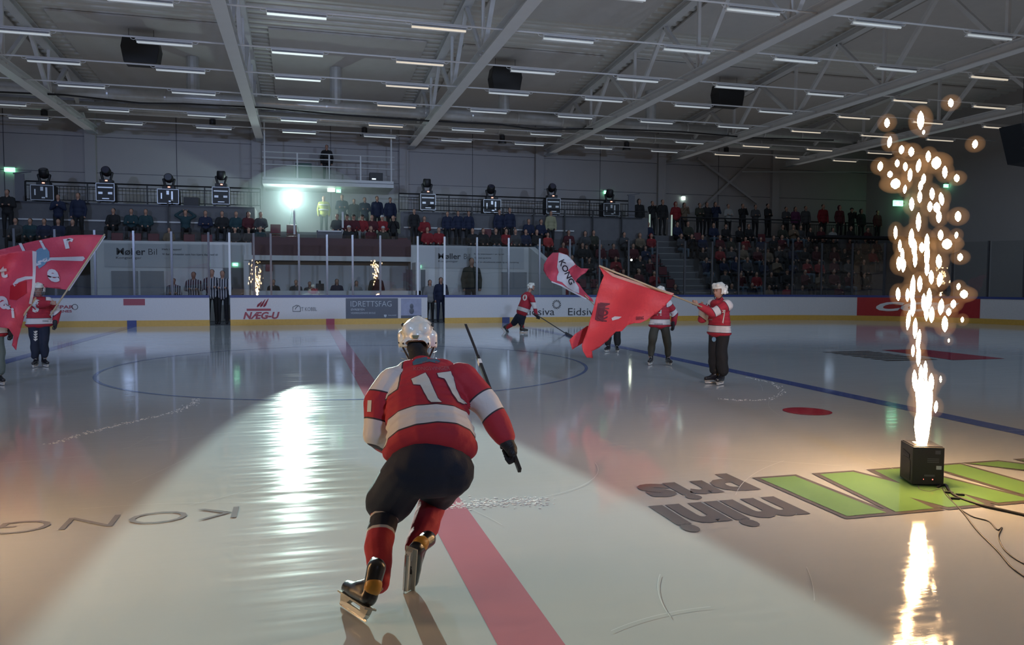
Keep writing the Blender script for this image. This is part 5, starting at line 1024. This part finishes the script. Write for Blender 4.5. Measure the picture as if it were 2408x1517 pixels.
# second child, half hidden behind the flag, and a third further back
t, je, tr, K = kid((5.84, -1.35, 0), (-.35, -.94), 1.58, 'child in red jersey and olive trousers standing behind the large red flag', M_OLIVE, (None, P(1560, 712, d=15.0)), stance=.16)
tree = bvh_of([je]); decal_text('front_number', 'H', tree, M_NUM, je, (1550, 735), (1, 0), (0, -1), 14, 11, .04); decal_text('hem_text', 'SPAREBANK', tree, M_INK, je, (1549, 762), (1, 0), (0, -1), 3, 20, 0)
t, je, tr, K = kid((5.99, 1.42, 0), (-.5, -.86), 1.56, 'child in black trousers hidden behind the large red flag, raising the smaller flag', M_BLKF, (P(1397, 716, d=17.4), P(1400, 722, d=17.5)), stance=.10, bell=.015)
def df2(x, y): return 17.2+.10*_m.sin(x*.09+y*.04)+.06*_m.sin(y*.11)
F2 = [(1300, 594), (1318, 594), (1334, 600), (1346, 612), (1356, 624), (1366, 631), (1384, 632), (1378, 641), (1366, 648), (1357, 656), (1354, 662), (1362, 668), (1370, 680), (1382, 694), (1393, 703), (1396, 711), (1380, 703), (1360, 693), (1340, 682), (1322, 671), (1297, 662), (1286, 650), (1278, 636), (1279, 622), (1288, 606)]
flag(F2, df2, M_FLAGP, 'small red and white flag curling in the air above the boards at the centre right', [('white_band', M_FLAGW, [(1314, 594), (1334, 600), (1346, 612), (1353, 622), (1344, 628), (1335, 636), (1345, 652), (1354, 664), (1361, 676), (1362, 690), (1350, 686), (1334, 676), (1322, 664), (1310, 660), (1310, 650), (1314, 640), (1310, 628), (1312, 612)]), ('text', M_FLAGK, ('KONG', (1333, 640), (.42, .9), (.9, -.42), 14, 62, .02)), ('edge', M_FLAGW, [(1297, 661), (1322, 670), (1340, 681), (1380, 702), (1378, 704), (1338, 684), (1320, 673), (1297, 664)])], ((1402, 722, 17.45), (1375, 694, 17.30)), .012, 6)
# left-hand children
t, je, tr, K = kid((-5.76, .93, 0), (.30, -.95), 1.60, 'child in white caged helmet and red jersey holding up the tall flag on the left', M_NAVY, (None, P(132, 714, d=14.25)), stance=.07, cage=True, lean=(0, 0))
tree = bvh_of([je]); decal_text('chest_crest', 'S', tree, M_NUM, je, (84, 722), (1, 0), (0, -1), 26, 16, .05); decal_text('hem_text', 'SPAREBANK', tree, M_INK, je, (107, 755), (1, 0), (0, -1), 3, 14, 0)
tree = bvh_of([tr])
for i in range(4): y = 778+6*i; decal_poly('chevron', [(79, y), (83, y+4), (88, y), (88, y+2.5), (83, y+6.5), (79, y+2.5)], tree, M_NUM, tr, 4)
t, je, tr, K = kid((-5.66, -1.7, 0), (.35, -.93), 1.60, 'child in red jersey and pale grey-green trousers at the left edge holding the nearest flag', M_JEANS, (None, P(58, 742, d=11.68)), stance=.09, bell=.015)
tree = bvh_of([je]); decal_text('hem_text', 'Elite', tree, M_INK, je, (16, 788), (1, 0), (0, -1), 4, 14, 0)
def dfL(x, y): return 15.0+.12*_m.sin(x*.035+y*.022)+.07*_m.sin(x*.013-y*.05)
FL = [(245, 553), (215, 552), (170, 553), (120, 559), (70, 569), (30, 580), (-20, 592), (-120, 615), (-120, 700), (-40, 705), (0, 700), (60, 690), (110, 676), (160, 682), (170, 668), (190, 636), (215, 600)]
flag(FL, dfL, M_FLAGP, 'long red flag with white letters streaming left from the raised pole at the left', [('stripe', M_FLAGW, [(70, 622), (110, 606), (196, 603), (200, 608), (194, 614), (120, 612), (80, 628)]), ('crest', M_FLAGB, [(82, 592), (92, 584), (108, 582), (116, 592), (117, 606), (106, 622), (92, 632), (86, 620)]), ('text', M_FLAGW, ('r', (163, 572), (.98, -.15), (-.25, -.97), 24, 24, .04)), ('text', M_FLAGW, ('e', (125, 648), (.98, .05), (-.2, -.97), 32, 28, .04)), ('text', M_FLAGW, ('i', (100, 576), (.98, -.15), (-.45, -.9), 24, 7, .04)), ('text', M_FLAGW, ('l', (52, 582), (.98, -.15), (-.45, -.9), 22, 7, .04)), ('pole_sheath', M_FLAGW, [(245, 553), (248, 556), (216, 604), (192, 640), (163, 684), (158, 682), (188, 636), (212, 600), (238, 560)])], ((118, 742, 14.2), (246, 551, 15.0)), .016, 8)
def dfL2(x, y): return 11.55+.10*_m.sin(x*.05+y*.03)+.05*_m.sin(x*.03-y*.06)
FL2 = [(74, 588), (86, 592), (84, 640), (82, 680), (76, 712), (66, 726), (58, 742), (50, 770), (42, 800), (38, 824), (28, 812), (32, 790), (20, 772), (0, 770), (-60, 765), (-140, 760), (-140, 640), (-60, 610), (0, 600), (40, 592)]
flag(FL2, dfL2, M_FLAGP, 'nearer red flag with white letters overlapping the other at the left edge', [('stripe', M_FLAGW, [(30, 668), (40, 656), (60, 650), (78, 650), (78, 656), (60, 658), (44, 664), (34, 674)]), ('print_block', mat('flag_deep_red', (.48, .012, .025), .6), [(24, 672), (62, 660), (62, 690), (38, 706), (22, 704)]), ('pole_sheath', M_FLAGW, [(76, 590), (86, 592), (84, 640), (82, 680), (74, 716), (68, 714), (75, 678), (77, 640)]), ('text', M_FLAGW, ('a', (10, 712), (.98, .1), (-.2, -.97), 32, 26, .04)), ('text', M_FLAGW, ('t', (8, 640), (.98, -.1), (-.1, -.98), 28, 18, .04)), ('text', M_FLAGW, ('i', (30, 736), (.98, .1), (-.1, -.98), 24, 7, .04))], ((38, 768, 11.62), (84, 700, 11.55)), .015, 8)
# number 10 player gliding along the far side
t = thing('person', (5.6, 8.4, 0), 'hockey player number 10 in white helmet and red jersey skating along the far boards', 'person')
def R(x, y, d=24.6): return P(x, y, d=d)
hd = R(1250, 675); hM = frame_mat(hd, RT+UPW*-.1-AW*.1, UPW); b = Body(); head_prims(b, hM, 1, 0, 1); b.c(0, R(1243, 690), .055, hd, .05).c(0, R(1238, 705), .13, R(1226, 738), .12).c(0, R(1224, 745), .09, R(1224, 760), .06).c(0, R(1224, 760), .05, R(1228, 775), .04).c(0, R(1218, 745), .09, R(1206, 762, 24.9), .06).c(0, R(1206, 762, 24.9), .05, R(1190, 772, 25.0), .04)
link_mesh('body', b.mesh(.02, 2), [M_SKIN, M_HAIR], t); helmet(t, hd+V((0, 0, .01)), RT-AW*.1, UPW, 1.0, cage=False, vox=.014)
jb = Body(); jb.c(0, R(1240, 698), .17, R(1236, 715), .20).c(0, R(1236, 715), .20, R(1228, 733), .19).c(1, R(1250, 700, 24.4), .10, R(1257, 722, 24.3), .075).c(1, R(1257, 722, 24.3), .07, R(1262, 742, 24.3), .055).c(2, R(1232, 698, 24.9), .1, R(1228, 725, 25.0), .07)
me = voxelize(jb.mb(), .018, 2, .008, 8); ta = (R(1240, 698)-R(1228, 735)).normalized(); h0 = R(1228, 740)
def F10(p, tg):
    if tg == 1: return band(p.z, R(1257, 722, 24.3).z-.05, R(1257, 715, 24.3).z+.05)
    u = (p-h0).dot(ta); return band(u, .10, .22)
set_F(me, F10, jb); je = link_mesh('jersey', me, M_JER, t); tree = bvh_of([je]); decal_text('back_number', '10', tree, M_NUM, je, (1231, 700), (1, 0), (.1, -1), 15, 17, .03, .01)
pb2 = Body(); pb2.e(0, R(1224, 745), (.19, .16, .14)).c(0, R(1226, 748), .14, R(1226, 760), .10).c(0, R(1218, 748), .13, R(1208, 760, 24.9), .10); link_mesh('padded_pants', pb2.mesh(.018, 2), M_NAVY, t)
sb = Body(); sb.c(0, R(1226, 762), .08, R(1229, 773), .055); link_mesh('sock', sb.mesh(.016, 2), M_SOCKR, t); sb = Body(); sb.c(0, R(1206, 761, 24.9), .08, R(1192, 771, 25.0), .055); link_mesh('sock', sb.mesh(.016, 2), M_SOCKR, t)
g1 = P(1231, 783, Z=0); skate(t, g1, RT, UPW, 1.0, vox=.016); skate(t, R(1184, 778, 25.0), RT*.6-UPW*.8, UPW*.6+RT*.8-V((0, 0, 0)), 1.0, vox=.016); glove(t, R(1262, 742, 24.3), R(1265, 745, 24.25), -UPW, RT-UPW*.3, 1.1, vox=.016)
a, b = R(1255, 736, 24.2), P(1330, 784, Z=.02); st_ = thing('hockey_stick', b, 'black hockey stick reaching forward from the number 10 player to the ice', 'hockey stick'); q = MB(); q.bar(a, b, .028, .028); q.build('shaft', M_BLACK, st_); q = MB(); c_ = P(1350, 794, Z=.035); q.bar(b+V((0, 0, .015)), c_, .012, .07); q.build('stick_blade', M_BLACK, st_)
# ---------------------------------------------------------------- spectators
def crowd_mesh(pose):
    b = Body(); C_, T_, S_, H_, F_ = 0, 1, 2, 3, 4; sit = pose.startswith('sit'); z0 = .44 if sit else .92
    for sx in (-1, 1):
        hip = V((sx*.10, 0, z0+.02)); knee = V((sx*.14, -.42, .46)) if sit else V((sx*.11, -.02, .50)); ank = V((sx*.13, -.44, .10)) if sit else V((sx*.12, .02, .10))
        b.c(T_, hip, .095, knee, .068).c(T_, knee, .066, ank, .052).e(F_, ank+V((0, -.07, -.05)), (.05, .13, .05))
    b.e(T_, (0, 0, z0+.02), (.17, .13, .12)).e(C_, (0, 0, z0+.16), (.185, .14, .16)).e(C_, (0, 0, z0+.36), (.205, .14, .2)).c(C_, (-.155, .0, z0+.50), .078, (.155, .0, z0+.50), .078)
    if not sit: b.e(C_, (0, 0, z0+.02), (.19, .145, .13))
    b.c(S_, (0, 0, z0+.52), .055, (0, -.01, z0+.64), .05).c(C_, (0, .02, z0+.55), .075, (0, .02, z0+.585), .07)
    hz_ = z0+.72; b.e(S_, (0, -.02, hz_), (.075, .09, .11)).e(S_, (0, -.108, hz_-.01), (.012, .016, .02))
    if 'cap' in pose: b.e(H_, (0, .005, hz_+.045), (.088, .10, .08)).e(H_, (0, -.10, hz_+.045), (.065, .07, .012))
    elif 'hood' in pose: b.e(C_, (0, .03, hz_+.01), (.11, .10, .14))
    elif 'long' in pose: b.e(H_, (0, .02, hz_+.03), (.09, .095, .10)).e(H_, (0, .055, hz_-.09), (.085, .05, .15))
    else: b.e(H_, (0, .02, hz_+.04), (.082, .09, .085))
    sh = [V((-.185, 0, z0+.49)), V((.185, 0, z0+.49))]
    def arm(i, e, h): b.c(C_, sh[i], .07, e, .058).c(C_, e, .056, h, .044).e(S_, h+(h-e).normalized()*.05, (.036, .036, .04))
    sg = (-1, 1)
    for i in (0, 1):
        g = sg[i]
        if 'crossed' in pose: arm(i, V((g*.25, -.05, z0+.23)), V((-g*.06, -.19, z0+.27)))
        elif 'clap' in pose: arm(i, V((g*.25, -.08, z0+.25)), V((g*.03, -.26, z0+.38)))
        elif 'phone' in pose: arm(i, V((g*.22, -.12, z0+.28)), V((g*.06, -.24, z0+.56)))
        elif 'head' in pose and 'hands' in pose: arm(i, V((g*.38, 0, z0+.60)), V((g*.12, .04, z0+.80)))
        elif sit: arm(i, V((g*.25, -.08, z0+.24)), V((g*.12, -.30, z0+.14)))
        else: arm(i, V((g*.26, .01, z0+.22)), V((g*.24, -.06, z0-.04)))
    return b.mesh(.026, 2)
COL = dict(black=(.010, .010, .012), navy=(.010, .016, .045), grey=(.05, .05, .055), red=(.20, .010, .015), dred=(.07, .008, .014), olive=(.03, .032, .022), tan=(.15, .11, .075), white=(.30, .30, .29), cream=(.30, .29, .18), teal=(.012, .04, .05), purple=(.09, .02, .07), pink=(.25, .05, .06), yellow=(.35, .36, .05), bright=(.35, .03, .03), jeans=(.10, .14, .18), lt=(.22, .22, .22))
CM = {k: mat('coat_'+k, c, .8, var=.1) for k, c in COL.items()}; M_WCAP = mat('cap_white', (.5, .5, .5), .7)
PR = {}
def spectator(x, y, z, pose, coat, trou, label, group=None, hair=None, rz=0.0, s=1.0):
    if pose not in PR:
        me = crowd_mesh(pose); o = bpy.data.objects.new('person', me); me.name = 'person'
        for m in (CM['black'], CM['black'], M_SKIN, M_HAIR, M_SHOE): me.materials.append(m)
        PR[pose] = o; me['n'] = 0
    o = PR[pose].copy(); SC.collection.objects.link(o); o.location = (x, y, z); o.rotation_euler = (0, 0, rz); o.scale = (s, s, s)
    for i, m in ((0, CM[coat]), (1, CM[trou]), (3, hair or M_HAIR)): o.material_slots[i].link = 'OBJECT'; o.material_slots[i].material = m
    return tag(o, label, 'person', group)
def put(px, row, pose, coat, label=None, trou='black', hair=None, s=1.0, group=None, dx=0.0):
    y, z = ROWP[row]; x = P(px, 560, Y=y).x+dx; rz = math.atan2(-(CAM.x-x), -(CAM.y-y))*-.6*0+random.gauss(0, .12)
    return spectator(x, y, z, pose, coat, trou, label, group, hair, rz, s)
random.seed(11)
ROWP = {'A': (18.2, ZA), 'B': (19.12, ZB), 'D': (20.6, ZD), 'W': (21.3, ZW), 'G': (15.1, 0.0), 'T': (17.9, .35), 'X': (16.7, 0.0)}
for i, (y, z) in enumerate(RZ): ROWP['R%d' % i] = (y+.42, z)
ROWP['R6'] = (21.0, 3.95); ROWP['R7'] = (21.6, 3.95)
# named people first: (px, row, pose, coat, label, extras)
NAMED = [
 (770, 'BAL', 'stand', 'black', 'person in dark clothes standing on the balcony behind the railing', {}),
 (20, 'B', 'stand crossed', 'black', 'tall spectator in black with folded arms at the far left edge', dict(s=1.08)),
 (139, 'B', 'stand clap', 'navy', 'spectator in open dark jacket over a white shirt, clapping, left stand', {}), (186, 'B', 'stand', 'navy', 'stout spectator in a dark navy coat standing right of the clapping one, left stand', dict(s=1.05)),
 (38, 'A', 'sit', 'grey', None, {}), (72, 'A', 'sit', 'teal', None, {}), (105, 'A', 'sit', 'navy', None, {}), (138, 'A', 'sit', 'navy', None, {}), (172, 'A', 'sit', 'black', None, {}),
 (268, 'B', 'sit', 'black', 'leftmost of the three seated spectators in dark jackets on the left stand', {}), (310, 'B', 'sit crossed', 'teal', 'middle of the three seated spectators in dark jackets on the left stand', {}), (344, 'B', 'sit', 'teal', 'rightmost of the three seated spectators in dark jackets on the left stand', {}),
 (437, 'B', 'sit hands head', 'teal', 'spectator with both hands behind the head, left stand', {}), (484, 'B', 'sit crossed', 'navy', None, {}), (523, 'B', 'sit', 'black', None, {}), (556, 'B', 'sit', 'teal', None, {}), (585, 'B', 'sit long', 'dred', None, {}), (614, 'B', 'sit', 'grey', None, {}),
 (398, 'A', 'sit long', 'tan', 'small child in a pale jacket on the front row of the left stand', dict(s=.8)), (553, 'A', 'sit', 'grey', None, dict(s=.85)), (585, 'A', 'sit', 'grey', None, dict(s=.85)), (612, 'A', 'sit', 'teal', None, dict(s=.9)),
 (762, 'W', 'stand', 'yellow', 'guard in a yellow high-visibility jacket with reflective bands under the balcony', dict(dx=0)),
 (805, 'W', 'stand crossed', 'navy', 'heavy-set man in a dark jacket standing right of the guard under the balcony', dict(s=1.05)), (833, 'W', 'stand', 'grey', 'shorter person standing second in the group under the balcony', dict(s=.95)), (858, 'W', 'stand crossed', 'navy', 'person with folded arms in the middle of the group under the balcony', {}), (887, 'W', 'stand', 'navy', 'man in a navy hooded top with a round print under the balcony', dict(s=1.04)), (918, 'W', 'stand', 'navy', 'man in a navy top at the right end of the group under the balcony', dict(s=1.02)),
 (793, 'B', 'sit', 'grey', 'seated spectator in a grey patterned jacket beneath the group under the balcony', {}), (816, 'B', 'sit cap', 'dred', None, {}), (832, 'B', 'sit cap', 'dred', None, {}), (852, 'B', 'sit cap', 'red', 'seated fan in a red team jersey, dark cap and pale trousers', dict(trou='lt')), (875, 'B', 'sit', 'dred', 'seated bareheaded fan in a dark red top, right of the one with pale trousers', {}), (899, 'B', 'sit cap', 'red', 'seated fan in red with a white-fronted cap under the balcony', dict(hair=M_WCAP)), (925, 'B', 'sit phone', 'black', 'seated spectator in black with face lit by a phone', {}),
 (821, 'A', 'sit cap', 'black', 'seated spectator in black with a pale cap in the front row by the aisle', dict(hair=M_WCAP)), (872, 'A', 'sit', 'dred', None, {}), (901, 'A', 'sit cap', 'olive', 'seated spectator in a sleeveless dark vest and pale cap in the front row', dict(hair=M_WCAP)),
 (974, 'B', 'stand', 'black', 'standing bearded person in dark clothes just right of the balcony stand', dict(s=.9)), (998, 'B', 'sit', 'red', 'seated spectator in a red and white jersey above the right passage', {}), (1005, 'A', 'sit', 'red', 'front-row fan in a red jersey above the right passage, left of two', {}), (1032, 'A', 'sit', 'red', 'front-row fan in a red jersey above the right passage, right of two', {}),
 (1052, 'B', 'stand', 'navy', 'leftmost of three seated or standing people in navy jackets by the white line', dict(s=.86)), (1077, 'B', 'stand', 'navy', 'middle of three people in navy jackets by the white line', dict(s=.88)), (1102, 'B', 'stand', 'navy', 'rightmost of three people in navy jackets by the white line', dict(s=.88)),
 (1111, 'A', 'sit', 'black', None, {}), (1136, 'A', 'sit', 'black', None, {}), (1166, 'A', 'sit', 'black', 'front-row spectator with pale blue trousers, left of the white wall end', dict(trou='jeans')), (1190, 'A', 'sit long', 'red', None, {}), (1212, 'A', 'sit', 'grey', None, {}), (1236, 'A', 'sit', 'navy', None, {}),
 (1174, 'B', 'stand', 'navy', 'standing spectator in an open navy jacket over a grey shirt', dict(s=.95)), (1198, 'B', 'stand', 'navy', 'standing spectator in dark blue beside the one in a grey shirt', {}), (1243, 'B', 'sit', 'navy', None, {}), (1272, 'B', 'sit', 'navy', None, {}), (1295, 'B', 'stand', 'cream', 'standing spectator in a pale yellow hooded top', dict(s=.95)),
 (1262, 'A', 'sit', 'black', 'seated spectator in black with pale jeans above the sloping wall end', dict(trou='jeans')), (1288, 'A', 'sit', 'bright', 'seated child in a bright red top above the sloping wall end', dict(s=.9)),
]
BAL = (22.0, 6.16)
ROWP['BAL'] = BAL
for px, row, pose, coat, lb, kw in NAMED:
    o = put(px, row, pose, coat, lb or ('spectator seated in the dim stand above the white wall'), group=None if lb else 'dimly lit seated spectators above the white wall', **kw)
    if row == 'W' and coat == 'yellow':
        q = MB()
        for z in (1.12, 1.34): q.tube([(o.location.x+.215*math.cos(a), o.location.y+.165*math.sin(a), o.location.z+z) for a in [i*math.pi/8 for i in range(17)]], .028, 5)
        c = q.build('reflective_bands', M_WHITEB, None); c.parent = o; c.location = (0, 0, 0); c.data.transform(Matrix.Translation(-o.location))
# people standing along the top of the right stand, left to right
TOP = [(1502, 'long hood', 'black', 'long-haired'), (1533, 'phone', 'black', 'phone-holding'), (1557, '', 'black', ''), (1588, 'hood', 'red', ''), (1608, 'long phone', 'tan', ''), (1644, 'crossed', 'olive', ''), (1661, 'long', 'black', ''), (1681, 'long phone', 'navy', ''), (1711, 'crossed', 'white', ''), (1745, 'phone', 'black', ''), (1775, 'crossed', 'grey', ''), (1804, 'crossed', 'black', ''), (1847, 'crossed', 'grey', ''), (1869, 'long', 'purple', ''), (1893, '', 'grey', ''), (1934, '', 'red', ''), (1973, 'hood', 'dred', ''), (2001, 'cap phone', 'black', ''), (2024, 'long hood', 'black', ''), (2062, '', 'dred', '')]
TL = ['in a dark hooded coat next to the railing panel', 'in black raising a phone, second from the left', 'as a dark silhouette at the head of the aisle', 'in a long red hooded coat right of the aisle', 'with long reddish hair in a tan coat', 'in dark olive with folded arms, left of the wall brace', 'with long hair in black under the wall brace', 'with both hands at the mouth, under the wall brace', 'in a white top with a dark scarf', 'in a black sweatshirt with white chest print', 'in a grey jacket with clasped hands', 'in a black jacket with two pale cuffs', 'in a grey jacket, left of the one in magenta', 'in a magenta hooded top', 'in a dark grey jacket looking sideways', 'in a bright red jacket standing tall against the wall', 'in a dark red hooded coat, seen lower than the others', 'in a cap, looking down at a lit phone', 'in a dark hood right of the one in a cap', 'in dark brown at the right end of the row']
for (px, pose, coat, _), lb in zip(TOP, TL): put(px, 'R7' if px > 1840 and px != 1973 else 'R6', ('stand '+pose).strip(), coat, 'person '+lb+', top of right stand', s=random.uniform(.98, 1.06) if px != 1934 else 1.12)
# the seated mass of the right stand, row by row
SPEC = {'R5': [(1420, 'sit', 'grey'), (1388, 'sit phone', 'black'), (1358, 'sit', 'black'), (1430, 'sit hood', 'tan'), (1455, 'sit', 'black'), (1475, 'sit', 'yellow'), (1500, 'sit cap', 'navy'), (1524, 'sit', 'navy'), (1592, 'sit', 'navy'), (1617, 'sit', 'olive'), (1677, 'sit', 'navy'), (1706, 'sit', 'black'), (1738, 'sit cap', 'black'), (1760, 'sit', 'black'), (1840, 'sit', 'olive'), (1865, 'sit clap', 'tan'), (1882, 'sit', 'grey'), (1905, 'sit', 'black'), (1930, 'sit', 'dred'), (1958, 'sit', 'white'), (2000, 'sit', 'black'), (2040, 'sit', 'dred')]}
def auto(row, pxs, seed):
    random.seed(seed); SPEC.setdefault(row, [])
    for px in pxs: SPEC[row].append((px+random.uniform(-5, 5), random.choice(['sit', 'sit', 'sit crossed', 'sit clap', 'sit cap', 'sit long', 'sit phone', 'sit hood']), random.choice(['black', 'black', 'navy', 'grey', 'dred', 'dred', 'red', 'olive', 'tan', 'grey'])))
auto('R4', [1340, 1372, 1400, 1470, 1500, 1528, 1600, 1625, 1650, 1690, 1716, 1752, 1790, 1815, 1842, 1872, 1902, 1936, 1962, 1995, 2030, 2060], 3)
auto('R3', [1327, 1370, 1384, 1415, 1440, 1492, 1515, 1655, 1690, 1720, 1748, 1778, 1806, 1835, 1866, 1896, 1925, 1962, 1990, 2020, 2055], 4)
auto('R2', [1322, 1350, 1384, 1450, 1505, 1526, 1665, 1700, 1730, 1762, 1795, 1830, 1862, 1895, 1930, 1966, 2000, 2032], 5)
auto('R1', [1330, 1440, 1470, 1505, 1540, 1672, 1706, 1742, 1776, 1812, 1850, 1890, 1930, 1962, 2000, 2036], 6)
auto('R0', [1330, 1352, 1410, 1560, 1590, 1690, 1726, 1766, 1806, 1850, 1893, 1936, 1975], 7)
RN = {'R5': 'top', 'R4': 'second', 'R3': 'third', 'R2': 'fourth', 'R1': 'fifth', 'R0': 'lowest'}
CN = dict(black='black', navy='navy', grey='grey', dred='dark red', red='red', olive='olive', tan='tan', yellow='bright yellow vest', white='white')
for row, lst in SPEC.items():
    for px, pose, coat in lst:
        put(px, row, pose, coat, 'spectator in %s seated in the %s row of the crowded right stand' % (CN[coat] if coat != 'yellow' else 'a bright yellow vest', RN[row]), s=random.uniform(.88, 1.03), trou=random.choice(['black', 'black', 'jeans', 'grey']), group='%s-clad spectators in the %s row of the right stand' % (CN[coat], RN[row]) if coat not in ('yellow', 'white') else None)
# people behind the glass at ice level
def stripe_mat():
    m = bpy.data.materials.new('striped_shirt'); m.use_nodes = True; nt = m.node_tree; b = nt.nodes['Principled BSDF']; b.inputs['Roughness'].default_value = .8; tc = nt.nodes.new('ShaderNodeTexCoord'); w_ = nt.nodes.new('ShaderNodeTexWave'); w_.inputs['Scale'].default_value = 4.2; w_.bands_direction = 'X'
    cr = nt.nodes.new('ShaderNodeMapRange'); cr.inputs['From Min'].default_value = .48; cr.inputs['From Max'].default_value = .52; mx = nt.nodes.new('ShaderNodeMix'); mx.data_type = 'RGBA'; mx.inputs['A'].default_value = (.012, .014, .03, 1); mx.inputs['B'].default_value = (.45, .45, .48, 1)
    nt.links.new(tc.outputs['Object'], w_.inputs['Vector']); nt.links.new(w_.outputs['Fac'], cr.inputs['Value']); nt.links.new(cr.outputs[0], mx.inputs['Factor']); nt.links.new(mx.outputs['Result'], b.inputs['Base Color']); return m
CM['stripe'] = stripe_mat()
def behind(px, ytop, Y, pose, coat, label, **kw):
    """stands on the floor behind the boards; height follows from the head's place"""
    p = P(px, ytop, Y=Y); hgt = 1.76 if not pose.startswith('sit') else 1.27; s = p.z/hgt
    if pose.startswith('sit'): s = min(s, 1.05)
    return spectator(p.x, Y, 0, pose, coat, kw.pop('trou', 'black'), label, s=s, **kw)
behind(408, 654, 15.2, 'stand crossed', 'stripe', 'leftmost official in a striped shirt behind the glass, head lowest'); behind(455, 639, 15.2, 'stand crossed', 'stripe', 'official in a striped shirt alone behind the glass, second from the left')
behind(498, 633, 14.9, 'stand crossed', 'stripe', 'left one of the two striped officials standing in the open gate'); behind(523, 636, 14.9, 'stand crossed', 'stripe', 'right one of the two striped officials standing in the open gate')
behind(1011, 658, 14.9, 'stand long', 'lt', 'woman with long hair in a pale jacket standing in the right-hand gate'); behind(1037, 652, 14.8, 'stand long', 'navy', 'woman in a navy hooded top standing in the right-hand gate', trou='navy')
behind(1109, 606, 17.0, 'stand', 'olive', 'tall man in a dark olive jacket standing before the white banner')
for px, yt, lb, coat in ((604, 668, 'timekeeper at the left end of the booth, half out of view behind the post', 'black'), (643, 657, 'timekeeper with a pale face in dark clothes, left part of the booth', 'black'), (696, 658, 'person in a grey hood leaning in the booth window', 'grey'), (728, 662, 'person in grey with back turned in the middle of the booth', 'grey'), (792, 656, 'woman with long dark hair and pale face in the booth', 'navy'), (838, 660, 'person in a light top in the booth right of the long-haired woman', 'lt'), (885, 641, 'person standing at the right end of the booth', 'olive')):
    behind(px, yt, 16.9, 'stand long' if 'long' in lb else 'stand', coat, lb)
q = MB(); c = P(752, 672, Y=16.5); q.box((c.x-.16, 16.21, 1.22), (c.x+.16, 16.34, 1.5)); q.tube([(c.x, 16.28, 1.5), (c.x, 16.28, 1.62)], .04, 8); tag(q.build('timing_console', M_BLACK, origin=(c.x, 16.5, 1.22)), 'small black device standing on the sill of the timekeepers booth', 'device')
q = MB(); c = P(627, 625, Y=17.3); a = P(633, 630, Y=18.55); q.box((a.x-.14, 18.5, a.z-.14), (a.x+.14, 18.6, a.z+.14)); tag(q.build('wall_notice', M_REDP, origin=a), 'small red and white safety notice on the booth wall', 'sign')

o = put(1479, 'R2', 'sit phone', 'black', 'spectator holding up a glaring phone torch in the right stand behind the glass'); L0 = o.location
p = V((L0.x, L0.y-.30, L0.z+1.06)); t = thing('phone_light', p, 'bright phone torch held up low in the right stand behind the glass', 'phone'); q = MB(); q.box((p.x-.07, p.y-.006, p.z-.06), (p.x+.07, p.y+.006, p.z+.06)); q.build('phone_body', M_BLACK, t); q = MB(); q.tube([p-V((0, .006, 0)), p-V((0, .014, 0))], .04, 12); q.build('torch_lens', mat('torch_glow', (1, 1, .9), .3, emit=(.92, 1, .80), es=90), t)
# ---------------------------------------------------------------- red seats left free by the crowd
PEOPLE = [o for o in SC.objects if o.name.startswith('person') and o.parent is None and o.location.y > 15]
st0 = thing('stand_seat', (0, 0, 0)); q = MB(); q.box((-.21, -.02, .30), (.21, .36, .34)); q.build('seat', M_SEAT, st0, bevel=.02); q = MB(); q.box((-.03, .15, 0), (.03, .22, .31)); q.build('seat_pedestal', M_DARKM, st0); q = MB(); q.prism([(-.21, .36, .40), (.21, .36, .40), (.21, .42, .78), (-.21, .42, .78)], (0, .03, 0)); q.build('backrest', M_SEAT, st0, bevel=.02)
seats = []; first = True
def seat_at(x, y, z, lb, g):
    global first
    if any(abs(o.location.x-x) < .46 and abs(o.location.y-y-.42) < .55 and abs(o.location.z-z) < .4 for o in PEOPLE): return
    t = st0 if first else copy_tree(st0); first = False; t.location = (x, y+.35, z); tag(t, lb, 'seat', g)
for i, (y, z) in enumerate(RZ[:6]):
    x = XL1+1.2
    while x < 22.5:
        if not (sx0-.2 < x < sx1+.2): seat_at(x, y, z, 'red plastic seat in the right stand behind the glass', 'red seats of the right stand')
        x += .62
for y, z, x0, x1 in ((17.5, ZA, -8, XL1-.3), (18.5, ZB, -8, XL1-.3)):
    x = x0
    while x < x1:
        if not (-1.2 < x < 1.0): seat_at(x, y, z, 'red plastic seat in the stand above the white wall', 'red seats above the white wall')
        x += .66
bpy.data.scenes.remove(TMP)
